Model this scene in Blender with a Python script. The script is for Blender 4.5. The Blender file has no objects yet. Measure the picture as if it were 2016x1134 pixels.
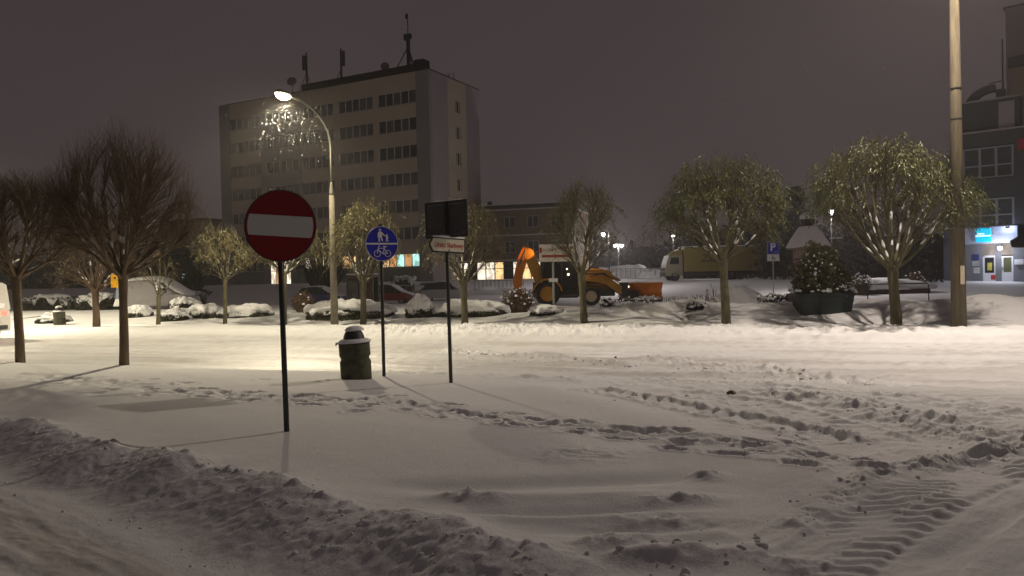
import bpy, math, random
import numpy as np
from mathutils import Vector, Matrix

# ------------------------------------------------------------------ camera, world, exposure
sc = bpy.context.scene
COL = sc.collection
R = math.radians
FPX = 1467.0            # focal length in pixels of the 2016 px wide photograph
CAMH = 1.7
PITCH = math.atan(17 / FPX)
ROLL = R(-1.2)
cam_data = bpy.data.cameras.new('camera')
cam = bpy.data.objects.new('camera', cam_data)
COL.objects.link(cam)
CAMR = Matrix.Rotation(math.pi / 2 - PITCH, 3, 'X') @ Matrix.Rotation(ROLL, 3, 'Z')
cam.matrix_world = Matrix.Translation((0, 0, CAMH)) @ CAMR.to_4x4()
cam_data.sensor_width = 36.0
cam_data.lens = 36.0 * FPX / 2016.0
cam_data.clip_start = 0.1
cam_data.clip_end = 3000
sc.camera = cam

world = bpy.data.worlds.new('World')
sc.world = world
world.use_nodes = True
wn = world.node_tree
wn.nodes.clear()
wout = wn.nodes.new('ShaderNodeOutputWorld')
wbg = wn.nodes.new('ShaderNodeBackground')
wtc = wn.nodes.new('ShaderNodeTexCoord')
wsep = wn.nodes.new('ShaderNodeSeparateXYZ')
wramp = wn.nodes.new('ShaderNodeValToRGB')
wn.links.new(wtc.outputs['Generated'], wsep.inputs[0])
wn.links.new(wsep.outputs['Z'], wramp.inputs[0])
wramp.color_ramp.elements[0].position = 0.0      # low cloud lit from below by the town: a little paler towards the horizon
wramp.color_ramp.elements[0].color = (0.078, 0.061, 0.062, 1)
wramp.color_ramp.elements[1].position = 0.6
wramp.color_ramp.elements[1].color = (0.056, 0.043, 0.044, 1)
wno = wn.nodes.new('ShaderNodeTexNoise')          # faintly uneven low cloud
wno.inputs['Scale'].default_value = 2.2; wno.inputs['Detail'].default_value = 4
wmr = wn.nodes.new('ShaderNodeMapRange'); wmr.inputs['To Min'].default_value = 0.86; wmr.inputs['To Max'].default_value = 1.14
wmx = wn.nodes.new('ShaderNodeVectorMath'); wmx.operation = 'SCALE'
wn.links.new(wtc.outputs['Generated'], wno.inputs['Vector']); wn.links.new(wno.outputs['Fac'], wmr.inputs['Value'])
wn.links.new(wramp.outputs[0], wmx.inputs[0]); wn.links.new(wmr.outputs[0], wmx.inputs['Scale'])
wn.links.new(wmx.outputs[0], wbg.inputs['Color'])
SKY = 0.80
wbg.inputs['Strength'].default_value = SKY
wn.links.new(wbg.outputs[0], wout.inputs[0])

sc.view_settings.view_transform = 'Standard'
sc.view_settings.look = 'None'
sc.view_settings.exposure = 0.0
sc.view_settings.gamma = 1.0
sc.view_settings.use_curve_mapping = False
sc.render.engine = 'CYCLES'
sc.cycles.use_denoising = True
try:
    sc.cycles.denoiser = 'OPENIMAGEDENOISE'
    sc.cycles.denoising_input_passes = 'RGB_ALBEDO_NORMAL'
except Exception:
    pass
sc.cycles.max_bounces = 5
sc.cycles.diffuse_bounces = 3
sc.cycles.glossy_bounces = 2
sc.cycles.transmission_bounces = 3
sc.cycles.transparent_max_bounces = 6
sc.cycles.volume_bounces = 0
sc.cycles.sample_clamp_indirect = 4.0
sc.cycles.caustics_reflective = False
sc.cycles.caustics_refractive = False

LAMP_POWER = 4700       # road lamps
LAMP_WARM = (1.0, 0.86, 0.60)
LAMP_PALE = (1.0, 0.84, 0.70)

# ------------------------------------------------------------------ small tools
def ray(x, y):
    return CAMR @ Vector(((x - 1008) / FPX, -(y - 567) / FPX, -1))
def G(x, y, z=0.0):                      # where a line of sight meets the level z
    r = ray(x, y); t = (z - CAMH) / r.z
    return (r.x * t, r.y * t)
def D(x, y, Y):                          # a point at distance Y along a line of sight
    r = ray(x, y); t = Y / r.y
    return Vector((r.x * t, Y, r.z * t + CAMH))

def smooth(a, b, x):
    t = np.clip((np.asarray(x, dtype=float) - a) / (b - a), 0, 1)
    return t * t * (3 - 2 * t)
def _hash(ix, iy, seed):
    h = (ix.astype(np.int64) * 374761393 + iy.astype(np.int64) * 668265263 + seed * 1442695041) & 0xFFFFFFFF
    h = ((h ^ (h >> 13)) * 1274126177) & 0xFFFFFFFF
    h = h ^ (h >> 16)
    return (h & 0xFFFF) / 65535.0
def vnoise(x, y, seed=0):
    x = np.asarray(x, dtype=float); y = np.asarray(y, dtype=float)
    ix = np.floor(x); iy = np.floor(y)
    fx = x - ix; fy = y - iy
    fx = fx * fx * fx * (fx * (fx * 6 - 15) + 10); fy = fy * fy * fy * (fy * (fy * 6 - 15) + 10)
    ix = ix.astype(np.int64); iy = iy.astype(np.int64)
    a = _hash(ix, iy, seed); b = _hash(ix + 1, iy, seed); c = _hash(ix, iy + 1, seed); d = _hash(ix + 1, iy + 1, seed)
    return (a + (b - a) * fx) * (1 - fy) + (c + (d - c) * fx) * fy - 0.5
def fbm(x, y, seed=0, octs=4, gain=0.5):
    s = 0; amp = 1.0
    for o in range(octs):
        ca, sa = math.cos(o * 0.9 + 0.4), math.sin(o * 0.9 + 0.4)
        s = s + amp * vnoise((x * ca - y * sa) * 2 ** o, (x * sa + y * ca) * 2 ** o, seed + o * 17)
        amp *= gain
    return s
def billow(x, y, seed=0, octs=4, gain=0.55):
    s = 0; amp = 1.0
    for o in range(octs):
        ca, sa = math.cos(o * 1.1 + 0.2), math.sin(o * 1.1 + 0.2)
        s = s + amp * (0.5 - np.abs(2 * vnoise((x * ca - y * sa) * 2 ** o, (x * sa + y * ca) * 2 ** o, seed + o * 13)))
        amp *= gain
    return s
def polydist(X, Y, pts):
    """distance to a polyline, signed side (left of travel > 0) and length along it"""
    best = np.full(X.shape, 1e9); side = np.zeros(X.shape); along = np.zeros(X.shape); acc = 0.0
    for (x0, y0), (x1, y1) in zip(pts[:-1], pts[1:]):
        dx, dy = x1 - x0, y1 - y0; L = math.hypot(dx, dy)
        t = np.clip(((X - x0) * dx + (Y - y0) * dy) / (L * L), 0, 1)
        ex = X - (x0 + t * dx); ey = Y - (y0 + t * dy)
        d = np.sqrt(ex * ex + ey * ey)
        m = d < best
        best = np.where(m, d, best)
        side = np.where(m, np.sign(dx * ey - dy * ex), side)
        along = np.where(m, acc + t * L, along)
        acc += L
    return best, side, along, acc

# ------------------------------------------------------------------ materials
MATS = {}
def mat(name, col, rough=0.6, metal=0.0, var=0.0, vscale=8.0, bump=0.0, bscale=30.0, spec=0.4, emit=None, estr=0.0, col2=None, coat=0.0, trans=0.0, stretch=None):
    if name in MATS:
        return MATS[name]
    m = bpy.data.materials.new(name); m.use_nodes = True
    nt = m.node_tree; b = nt.nodes['Principled BSDF']
    b.inputs['Base Color'].default_value = (*col, 1)
    b.inputs['Roughness'].default_value = rough
    b.inputs['Metallic'].default_value = metal
    b.inputs['Specular IOR Level'].default_value = spec
    if coat: b.inputs['Coat Weight'].default_value = coat
    if trans: b.inputs['Transmission Weight'].default_value = trans
    if var > 0 or bump > 0 or col2:
        tc = nt.nodes.new('ShaderNodeTexCoord')
        src = tc.outputs['Object']
        if stretch:
            mp = nt.nodes.new('ShaderNodeMapping'); mp.inputs['Scale'].default_value = stretch
            nt.links.new(src, mp.inputs[0]); src = mp.outputs[0]
    if var > 0 or col2:
        n = nt.nodes.new('ShaderNodeTexNoise'); n.inputs['Scale'].default_value = vscale
        n.inputs['Detail'].default_value = 5; n.inputs['Roughness'].default_value = 0.65
        nt.links.new(src, n.inputs['Vector'])
        rp = nt.nodes.new('ShaderNodeValToRGB')
        rp.color_ramp.elements[0].position = 0.32; rp.color_ramp.elements[1].position = 0.68
        if col2:
            rp.color_ramp.elements[0].color = (*col, 1); rp.color_ramp.elements[1].color = (*col2, 1)
        else:
            rp.color_ramp.elements[0].color = (*[c * (1 - var) for c in col], 1)
            rp.color_ramp.elements[1].color = (*[min(1, c * (1 + var)) for c in col], 1)
        nt.links.new(n.outputs['Fac'], rp.inputs[0])
        nt.links.new(rp.outputs[0], b.inputs['Base Color'])
    if bump > 0:
        n2 = nt.nodes.new('ShaderNodeTexNoise'); n2.inputs['Scale'].default_value = bscale; n2.inputs['Detail'].default_value = 4
        nt.links.new(src, n2.inputs['Vector'])
        bp = nt.nodes.new('ShaderNodeBump'); bp.inputs['Strength'].default_value = 1.0; bp.inputs['Distance'].default_value = bump
        nt.links.new(n2.outputs['Fac'], bp.inputs['Height'])
        nt.links.new(bp.outputs[0], b.inputs['Normal'])
    if emit:
        b.inputs['Emission Color'].default_value = (*emit, 1)
        b.inputs['Emission Strength'].default_value = estr
    MATS[name] = m
    return m

M_SNOW = mat('snow_cap', (0.82, 0.83, 0.85), 0.75, var=0.04, vscale=3, bump=0.02, bscale=12, spec=0.25)
M_STEEL = mat('galvanised_post', (0.16, 0.165, 0.17), 0.5, metal=0.6, var=0.25, vscale=6, bump=0.001, bscale=60)
M_DARK = mat('dark_metal', (0.03, 0.03, 0.032), 0.55, var=0.2)
M_RUBBER = mat('tyre_rubber', (0.02, 0.02, 0.02), 0.8, var=0.3, vscale=4)
M_GLASS = mat('dark_glass', (0.015, 0.017, 0.02), 0.08, spec=0.6)
M_CONC = mat('concrete', (0.19, 0.17, 0.125), 0.85, var=0.28, vscale=5, bump=0.006, bscale=40)

# ------------------------------------------------------------------ mesh collector
class MB:
    def __init__(s): s.v = []; s.f = []
    def add(s, verts, faces):
        o = len(s.v); s.v.extend([tuple(p) for p in verts]); s.f.extend([tuple(i + o for i in f) for f in faces]); return s
    def box(s, x0, x1, y0, y1, z0, z1, rz=0, piv=None):
        vs = [(x, y, z) for x in (x0, x1) for y in (y0, y1) for z in (z0, z1)]
        if rz:
            px, py = piv or ((x0 + x1) / 2, (y0 + y1) / 2); c, sn = math.cos(rz), math.sin(rz)
            vs = [(px + (x - px) * c - (y - py) * sn, py + (x - px) * sn + (y - py) * c, z) for x, y, z in vs]
        return s.add(vs, [(0, 1, 3, 2), (4, 6, 7, 5), (0, 4, 5, 1), (2, 3, 7, 6), (0, 2, 6, 4), (1, 5, 7, 3)])
    def bbox(s, x0, x1, y0, y1, z0, z1, b=0.02):
        """box with chamfered edges"""
        vs = []; idx = {}
        X = (x0, x1); Y = (y0, y1); Z = (z0, z1)
        for i in (0, 1):
            for j in (0, 1):
                for k in (0, 1):
                    sx, sy, sz = (1 - 2 * i) * b, (1 - 2 * j) * b, (1 - 2 * k) * b
                    for a, p in enumerate(((X[i], Y[j] + sy, Z[k] + sz), (X[i] + sx, Y[j], Z[k] + sz), (X[i] + sx, Y[j] + sy, Z[k]))):
                        idx[(i, j, k, a)] = len(vs); vs.append(p)
        q = lambda *t: tuple(idx[i] for i in t)
        F = []
        for i in (0, 1): F.append(q((i, 0, 0, 0), (i, 1, 0, 0), (i, 1, 1, 0), (i, 0, 1, 0)))
        for j in (0, 1): F.append(q((0, j, 0, 1), (1, j, 0, 1), (1, j, 1, 1), (0, j, 1, 1)))
        for k in (0, 1): F.append(q((0, 0, k, 2), (1, 0, k, 2), (1, 1, k, 2), (0, 1, k, 2)))
        for j in (0, 1):
            for k in (0, 1): F.append(q((0, j, k, 1), (1, j, k, 1), (1, j, k, 2), (0, j, k, 2)))
        for i in (0, 1):
            for k in (0, 1): F.append(q((i, 0, k, 0), (i, 1, k, 0), (i, 1, k, 2), (i, 0, k, 2)))
        for i in (0, 1):
            for j in (0, 1): F.append(q((i, j, 0, 0), (i, j, 1, 0), (i, j, 1, 1), (i, j, 0, 1)))
        for i in (0, 1):
            for j in (0, 1):
                for k in (0, 1): F.append(q((i, j, k, 0), (i, j, k, 1), (i, j, k, 2)))
        return s.add(vs, F)
    def tube(s, pts, radii, n=8, cap=True):
        pts = [Vector(p) for p in pts]
        if not isinstance(radii, (list, tuple)): radii = [radii] * len(pts)
        vs = []; F = []
        ref = None
        for i, p in enumerate(pts):
            t = (pts[min(i + 1, len(pts) - 1)] - pts[max(i - 1, 0)])
            t = t.normalized() if t.length > 1e-9 else Vector((0, 0, 1))
            if ref is None:
                ref = Vector((1, 0, 0)) if abs(t.x) < 0.8 else Vector((0, 1, 0))
            a = (ref - t * ref.dot(t)).normalized(); b = t.cross(a); ref = a
            for k in range(n):
                w = 2 * math.pi * k / n
                vs.append(p + (a * math.cos(w) + b * math.sin(w)) * radii[i])
        for i in range(len(pts) - 1):
            for k in range(n):
                F.append((i * n + k, i * n + (k + 1) % n, (i + 1) * n + (k + 1) % n, (i + 1) * n + k))
        if cap:
            F.append(tuple(range(n - 1, -1, -1))); F.append(tuple(range((len(pts) - 1) * n, len(pts) * n)))
        return s.add(vs, F)
    def lathe(s, prof, n=24, c=(0, 0, 0), wob=None, cap=True):
        vs = []; F = []
        for i, (r, z) in enumerate(prof):
            for k in range(n):
                w = 2 * math.pi * k / n
                rr = r * (wob(w, i) if wob else 1)
                vs.append((c[0] + rr * math.cos(w), c[1] + rr * math.sin(w), c[2] + z))
        for i in range(len(prof) - 1):
            for k in range(n):
                F.append((i * n + k, i * n + (k + 1) % n, (i + 1) * n + (k + 1) % n, (i + 1) * n + k))
        if cap: F.append(tuple(range(n - 1, -1, -1))); F.append(tuple(range((len(prof) - 1) * n, len(prof) * n)))
        return s.add(vs, F)
    def prism(s, pts, t0, t1, plane='xz'):
        """outline pts in a plane, thickness from t0 to t1 along the third axis"""
        n = len(pts)
        def mk(a, b, t): return (a, t, b) if plane == 'xz' else ((t, a, b) if plane == 'yz' else (a, b, t))
        vs = [mk(a, b, t0) for a, b in pts] + [mk(a, b, t1) for a, b in pts]
        F = [tuple(range(n)), tuple(range(2 * n - 1, n - 1, -1))]
        F += [(i, (i + 1) % n, n + (i + 1) % n, n + i) for i in range(n)]
        return s.add(vs, F)
    def rings(s, rings, closed=True, cap=True):
        n = len(rings[0]); vs = [p for r in rings for p in r]; F = []
        for i in range(len(rings) - 1):
            for k in range(n if closed else n - 1):
                F.append((i * n + k, i * n + (k + 1) % n, (i + 1) * n + (k + 1) % n, (i + 1) * n + k))
        if cap:
            F.append(tuple(range(n - 1, -1, -1))); F.append(tuple(range((len(rings) - 1) * n, len(rings) * n)))
        return s.add(vs, F)
    def build(s, name, material, parent=None, smoothed=False, loc=None, rot=None, fix=True):
        me = bpy.data.meshes.new(name)
        me.from_pydata(s.v, [], s.f); me.update()
        if fix:
            import bmesh
            bm = bmesh.new(); bm.from_mesh(me); bmesh.ops.recalc_face_normals(bm, faces=bm.faces); bm.to_mesh(me); bm.free()
        if smoothed:
            me.polygons.foreach_set('use_smooth', [True] * len(me.polygons))
        me.materials.append(material)
        return link(name, me, parent, loc, rot)
def link(name, me, parent=None, loc=None, rot=None):
    o = bpy.data.objects.new(name, me)
    COL.objects.link(o)
    if parent: o.parent = parent
    if loc is not None: o.location = loc
    if rot is not None: o.rotation_euler = rot
    return o
def fast_mesh(name, V, Fq, material, smoothed=True):
    """numpy verts (n,3) and faces (m,k)"""
    me = bpy.data.meshes.new(name)
    V = np.asarray(V, dtype=np.float32); Fq = np.asarray(Fq, dtype=np.int32)
    k = Fq.shape[1]
    me.vertices.add(len(V)); me.vertices.foreach_set('co', V.ravel())
    me.loops.add(Fq.size); me.loops.foreach_set('vertex_index', Fq.ravel())
    me.polygons.add(len(Fq)); me.polygons.foreach_set('loop_start', np.arange(0, Fq.size, k, dtype=np.int32))
    me.polygons.foreach_set('use_smooth', np.full(len(Fq), smoothed))
    me.update(calc_edges=True)
    me.materials.append(material)
    return me
def tag(o, label=None, cat=None, group=None, kind=None):
    if label: o['label'] = label
    if cat: o['category'] = cat
    if group: o['group'] = group
    if kind: o['kind'] = kind
    return o
def empty(name, loc, rz=0, label=None, cat=None, group=None):
    o = bpy.data.objects.new(name, None); COL.objects.link(o)
    o.location = loc; o.rotation_euler = (0, 0, rz); o.empty_display_size = 0.3
    return tag(o, label, cat, group)
def lettering(body, size, material, parent, loc, rot=(math.pi / 2, 0, 0), width=None, shear=0.0, name='lettering', align='CENTER', depth=0.004, bold=0.0):
    cu = bpy.data.curves.new('t', 'FONT'); cu.body = body; cu.size = size; cu.align_x = align; cu.align_y = 'CENTER'
    cu.extrude = depth; cu.shear = shear; cu.resolution_u = 3; cu.offset = bold
    ob = bpy.data.objects.new('t', cu); COL.objects.link(ob)
    dg = bpy.context.evaluated_depsgraph_get()
    me = bpy.data.meshes.new_from_object(ob.evaluated_get(dg))
    bpy.data.objects.remove(ob); bpy.data.curves.remove(cu)
    if width:
        xs = [v.co.x for v in me.vertices]; w = max(xs) - min(xs)
        for v in me.vertices: v.co.x *= width / w
    me.materials.clear(); me.materials.append(material)
    return link(name, me, parent, loc, rot)

# ------------------------------------------------------------------ the snow-covered ground
def axis(lo, hi, fine, c0, c1, grow, cap):
    right = [c1]; d = fine
    while right[-1] < hi:
        d = min(cap, fine + grow * (right[-1] - c1)); right.append(right[-1] + d)
    left = [c0]
    while left[-1] > lo:
        d = min(cap, fine + grow * (c0 - left[-1])); left.append(left[-1] - d)
    mid = list(np.arange(c0, c1, fine))
    return np.array(left[:0:-1] + mid + right)
GX = axis(-300, 300, 0.026, -4.4, 4.6, 0.018, 18)
GY = axis(-40, 420, 0.018, 3.9, 7.8, 0.012, 20)
GY = np.concatenate([[y for y in GY if y < 3.9][::4], [y for y in GY if y >= 3.9]])
XX, YY = np.meshgrid(GX, GY)
UU = XX * 0.94 - YY * 0.342
VV = XX * 0.342 + YY * 0.94
rng = np.random.default_rng(7)

def window(pts, reach):
    xs_ = [p[0] for p in pts]; ys_ = [p[1] for p in pts]
    i0, i1 = np.searchsorted(GX, (min(xs_) - reach, max(xs_) + reach)); j0, j1 = np.searchsorted(GY, (min(ys_) - reach, max(ys_) + reach))
    return (slice(j0, j1), slice(i0, i1))
def pix(pts, z=0.0): return [G(x, y, z) for x, y in pts]

# large shape: parking ground rises gently to the buildings
rise = 1.75 * smooth(62, 90, YY) * (1 - smooth(10, 24, XX)) + 1.2 * smooth(40, 75, YY) * smooth(10, 24, XX)
Z = rise + 0.05 * fbm(XX / 6, YY / 6, 3, 3) * (1 - smooth(40, 70, YY))
Z += 0.012 * fbm(XX / 0.9, YY / 0.9, 5, 3)
near = 1 - smooth(9, 26, YY)
Z += 0.0022 * fbm(XX / 0.09, YY / 0.09, 8, 3) * near

# main road: a little lower, packed, streaked along its run
wav = 0.35 * fbm(UU / 5, VV / 5, 21, 3)
mroad = smooth(12.2, 12.7, VV + wav) * (1 - smooth(20.6, 21.6, VV + wav))
Z -= 0.10 * mroad
streak = fbm(UU / 3.5, VV / 0.16, 31, 3)
Z += mroad * (0.036 * streak + 0.018 * fbm(UU / 1.2, VV / 0.35, 35, 4) + 0.026 * np.sin(VV * 3.6 + 0.8 * fbm(UU / 9, VV / 3, 33, 2)))
# ploughed clods left along ruts of the road
for pts, w, a in ((((880, 688), (1040, 698), (1230, 716)), 0.30, 0.11), (((1290, 706), (1480, 722), (1720, 744)), 0.35, 0.10),
                  (((720, 732), (900, 738), (1130, 752)), 0.28, 0.07), (((1600, 700), (1760, 712), (1990, 716)), 0.3, 0.07),
                  (((0, 687), (220, 688)), 0.22, 0.06)):
    d, sd, al, L = polydist(XX, YY, pix(pts, -0.05))
    e = np.exp(-(d / w) ** 2)
    Z += e * a * np.clip(0.25 + billow(XX / 0.33, YY / 0.33, 41, 4), 0, 1.2)
# churned snow of the junction
e = mroad * smooth(-8, -1, UU) * (0.35 + 0.65 * smooth(-0.1, 0.25, fbm(UU / 2.5, VV / 1.2, 43, 3)))
Z += e * 0.055 * np.clip(billow(XX / 0.5, YY / 0.35, 44, 4), -0.1, 1)

# verge beyond the road: lumpy ploughed strip, then the bank behind the trees
e = smooth(20.8, 21.6, VV + wav) * (1 - smooth(24.0, 25.2, VV)) * smooth(-24, -12, UU)
Z += e * (0.05 + 0.17 * np.clip(0.12 + billow(UU / 0.7, VV / 0.45, 51, 4), -0.05, 1.0))
e = smooth(20.8, 22.0, VV + wav) * (1 - smooth(-24, -12, UU)) * (1 - smooth(30, 36, VV))
Z += e * 0.06
bank = smooth(24.6, 28.5, VV + 0.8 * fbm(UU / 4, VV / 4, 61, 3)) * (1 - smooth(29.3, 32.5, VV))
bh = 0.12 + 0.50 * smooth(-12, -6, UU)
Z += bank * bh * (1 + 0.5 * fbm(UU / 1.8, VV / 1.8, 62, 3))
Z += bank * smooth(-10, -6, UU) * 0.07 * billow(XX / 0.9, YY / 0.9, 63, 3)
# rising slope with hedges at the left
Z += 0.30 * smooth(26, 34, VV) * (1 - smooth(-14, -8, UU)) * (1 - smooth(40, 52, VV))
# shovelled heap beside the parking ground
hx, hy = G(1455, 596, 0.2)
hx, hy = hx * 36 / hy, 36.0
rr = np.sqrt(((XX - hx) / 2.1) ** 2 + ((YY - hy) / 1.8) ** 2)
Z += 1.1 * np.clip(1 - rr, 0, 1) ** 0.8 * (1 + 0.35 * billow(XX / 0.7, YY / 0.7, 71, 4))

# near-left road and the ploughed windrow between it and the lawn
CREST = [G(-500, 735, 0.1), G(-180, 795, 0.12), G(60, 832, 0.14), G(200, 868, 0.14), G(350, 888, 0.14), G(520, 938, 0.14), G(700, 990, 0.12),
         G(860, 1030, 0.10), G(1000, 1068, 0.08), G(1160, 1112, 0.05), G(1330, 1190, 0.0), G(1600, 1400, 0.0)]
d, sd, al, L = polydist(XX, YY, CREST)
jag = 0.16 * fbm(al / 0.5, d / 2, 81, 4)
s = -sd * d + jag                     # > 0 on the side of the camera
taper = 1 - smooth(L - 2.2, L - 1.4, al)
far_side = np.exp(-np.clip(-s, 0, None) / 0.30)
near_side = 1 - smooth(0.0, 0.85, s)
crest_h = 0.135 * (1 + 0.8 * fbm(al / 0.6, al * 0 + 3, 83, 3))
side_road = smooth(0.0, 0.9, s)
prof = np.where(s < 0, crest_h * far_side, crest_h * near_side - 0.13 * side_road)
Z += prof * (0.15 + 0.85 * taper)
rough = np.exp(-((s - 0.25) / 0.48) ** 2) * (0.3 + 0.7 * taper)
Z += rough * (0.011 * billow(XX / 0.30, YY / 0.30, 85, 3) + 0.014 * billow(XX / 0.11, YY / 0.11, 86, 3) + 0.011 * billow(XX / 0.045, YY / 0.045, 88, 2))
spk = np.exp(-((s - 0.02) / 0.09) ** 2) * np.clip(fbm(al / 0.10, d / 0.1, 87, 3) - 0.12, 0, 1)
Z += spk * 0.085 * taper
nr = smooth(0.8, 1.4, s)
ux, uy = 0.77, -0.64
AL = XX * ux + YY * uy; AC = XX * -uy + YY * ux
Z += nr * near * (0.030 * fbm(AL / 1.1, AC / 0.17, 91, 4) + 0.012 * billow(AL / 0.25, AC / 0.10, 92, 3) * smooth(-0.1, 0.2, fbm(AL / 1.5, AC / 0.8, 93, 2)))

# shallow wheel lines and drifts in front
for pts, w, a in ((((690, 962), (1000, 956), (1450, 940)), 0.16, -0.055), (((720, 990), (1050, 986), (1400, 978)), 0.12, 0.035),
                  (((800, 1022), (1100, 1014), (1400, 1003)), 0.12, -0.05), (((830, 1042), (1200, 1030), (1500, 1016)), 0.08, 0.035),
                  (((960, 1062), (1300, 1050), (1560, 1032)), 0.09, -0.03), (((1180, 1085), (1420, 1070)), 0.12, 0.05),
                  (((1240, 1112), (1480, 1098)), 0.12, 0.05), (((1240, 748), (1560, 788), (1820, 858), (2060, 980)), 0.13, -0.035), (((1300, 741), (1650, 774), (1950, 834), (2150, 900)), 0.13, -0.035), (((1690, 1134), (2100, 1010)), 0.1, -0.02), (((1760, 1134), (2090, 960)), 0.09, -0.03)):
    d, sd, al, L = polydist(XX, YY, pix(pts))
    fade = smooth(0, 0.8, al) * (1 - smooth(L - 0.8, L, al)) if L > 2 else 1
    Z += a * np.exp(-((d + 0.03 * fbm(al / 0.4, d, 95, 2)) / w) ** 2) * fade
for (px, py), sx, sy, a in (((1390, 945), 0.16, 0.12, 0.055), ((1340, 992), 0.28, 0.11, 0.045), ((1310, 1040), 0.40, 0.11, 0.035), ((1210, 1090), 0.3, 0.12, 0.03),
                            ((1330, 1110), 0.3, 0.1, 0.035), ((930, 992), 0.22, 0.1, 0.05), ((1150, 900), 0.5, 0.3, 0.03), ((1560, 1120), 0.25, 0.1, 0.035)):
    x, y = G(px, py)
    q = np.exp(-(((XX - x) / sx) ** 2 + ((YY - y) / sy) ** 2))
    Z += a * q * (1 + 0.9 * billow(XX / 0.14, YY / 0.14, 97, 4))

# soft rim of the lawn towards the junction
d, sd, al, L = polydist(XX, YY, pix(((1060, 765), (1200, 800), (1300, 836), (1420, 862), (1620, 915), (1700, 960))))
Z += 0.05 * np.exp(-(d / 0.5) ** 2)
# tyre prints with bars
def tread(pts, half, period, depth, bar, skew, seed, rim=0.03, flatbars=False):
    global Z
    d, sd, al, L = polydist(XX, YY, pix(pts, -0.03))
    m = (1 - smooth(half * 0.85, half * 1.1, d)) * smooth(0, 0.25, al) * (1 - smooth(L - 0.3, L, al))
    w = d * sd
    ph = (al + np.abs(w) * skew + 0.025 * fbm(al / 0.3, w / 0.3, seed, 2)) / period
    if flatbars:
        ph = (YY + np.where(w > 0, 0.42 * w, -0.10 * w) + 0.05 * fbm(XX / 0.25, YY / 0.25, seed, 2) + np.where(w > 0, 0.5 * period, 0)) / period
    patt = np.clip(np.sin(2 * math.pi * ph) * 1.6, -1, 1)
    keep = 0.12 + 0.88 * smooth(-0.18, 0.2, fbm(al / 0.6, w / 0.35, seed + 3, 2))
    Z += m * (-depth + bar * patt * keep)
    Z += rim * np.exp(-((d - half * 1.15) / 0.06) ** 2) * np.clip(0.4 + billow(XX / 0.15, YY / 0.15, seed + 5, 3), 0, 1.3) * smooth(0, 0.3, al) * (1 - smooth(L - 0.3, L, al))
tread(((1560, 1175), (1660, 1092), (1800, 1006), (1950, 930), (2080, 880)), 0.27, 0.115, 0.018, 0.011, 0.45, 101, 0.004, True)
tread(((1440, 762), (1700, 800), (1960, 872), (2100, 930)), 0.2, 0.24, 0.02, 0.016, 0.4, 105, 0.04)
tread(((1180, 742), (1500, 760), (1900, 800), (2150, 840)), 0.2, 0.26, 0.02, 0.014, -0.4, 107, 0.03)
tread(((1760, 1180), (1900, 1040), (2100, 930)), 0.2, 0.9, 0.02, 0.002, 0.2, 109, 0.003)
tread(((1145, 768), (1260, 788), (1420, 822), (1560, 852), (1680, 885)), 0.26, 0.27, 0.035, 0.034, 0.5, 111, 0.045)
tread(((1330, 775), (1500, 800), (1640, 835), (1780, 880)), 0.22, 0.22, 0.015, 0.014, -0.4, 121, 0.03)
# churned clods right of the lawn
for pts, w, a in ((((1500, 775), (1700, 800), (1900, 830), (2050, 860)), 0.42, 0.06), (((1590, 782), (1780, 830), (1960, 880)), 0.3, 0.06),
                  (((1560, 1045), (1660, 985), (1760, 935), (1850, 912), (2040, 868)), 0.12, 0.07), (((1730, 770), (1950, 800), (2100, 815)), 0.4, 0.045),
                  (((1720, 935), (1830, 915), (1950, 895)), 0.16, 0.07), (((1600, 905), (1700, 930)), 0.12, 0.05)):
    d, sd, al, L = polydist(XX, YY, pix(pts))
    e = np.exp(-(d / w) ** 2)
    Z += e * a * np.clip(0.15 + billow(XX / 0.34, YY / 0.26, 131, 4), -0.15, 0.8)
jx = smooth(1.0, 3.0, XX + 0.5 * (YY - 9)) * smooth(6.5, 8, YY) * (1 - smooth(12, 14, YY)) * smooth(0.5, 2.5, XX)
Z += jx * 0.035 * billow(XX / 0.3, YY / 0.3, 141, 4)

# driven lane in the near right corner: streaks along the wheel direction and a few more wheel lines
lane = smooth(0.6, 1.6, XX - 0.75 * (YY - 4.5)) * (1 - smooth(7.5, 9, YY)) * smooth(0.5, 1.5, XX)
LA = XX * 0.77 + YY * 0.64; LC = -XX * 0.64 + YY * 0.77
Z += lane * (0.020 * fbm(LA / 1.3, LC / 0.16, 145, 4) + 0.010 * billow(LA / 0.35, LC / 0.14, 146, 3))

def stamp(x, y, rx, ry, ang, fn):
    i0, i1 = np.searchsorted(GX, (x - 2.6 * rx, x + 2.6 * rx)); j0, j1 = np.searchsorted(GY, (y - 2.6 * rx, y + 2.6 * rx))
    if i1 <= i0 or j1 <= j0: return
    xx = XX[j0:j1, i0:i1] - x; yy = YY[j0:j1, i0:i1] - y
    c, s_ = math.cos(ang), math.sin(ang)
    a = (xx * c + yy * s_) / rx; b = (-xx * s_ + yy * c) / ry
    a = a + 0.9 * fbm(xx / 0.13 + x * 3, yy / 0.13, 171, 3); b = b + 0.9 * fbm(xx / 0.13, yy / 0.13 + y * 3, 172, 3)
    Z[j0:j1, i0:i1] += fn(np.sqrt(a * a + b * b), a)
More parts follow.
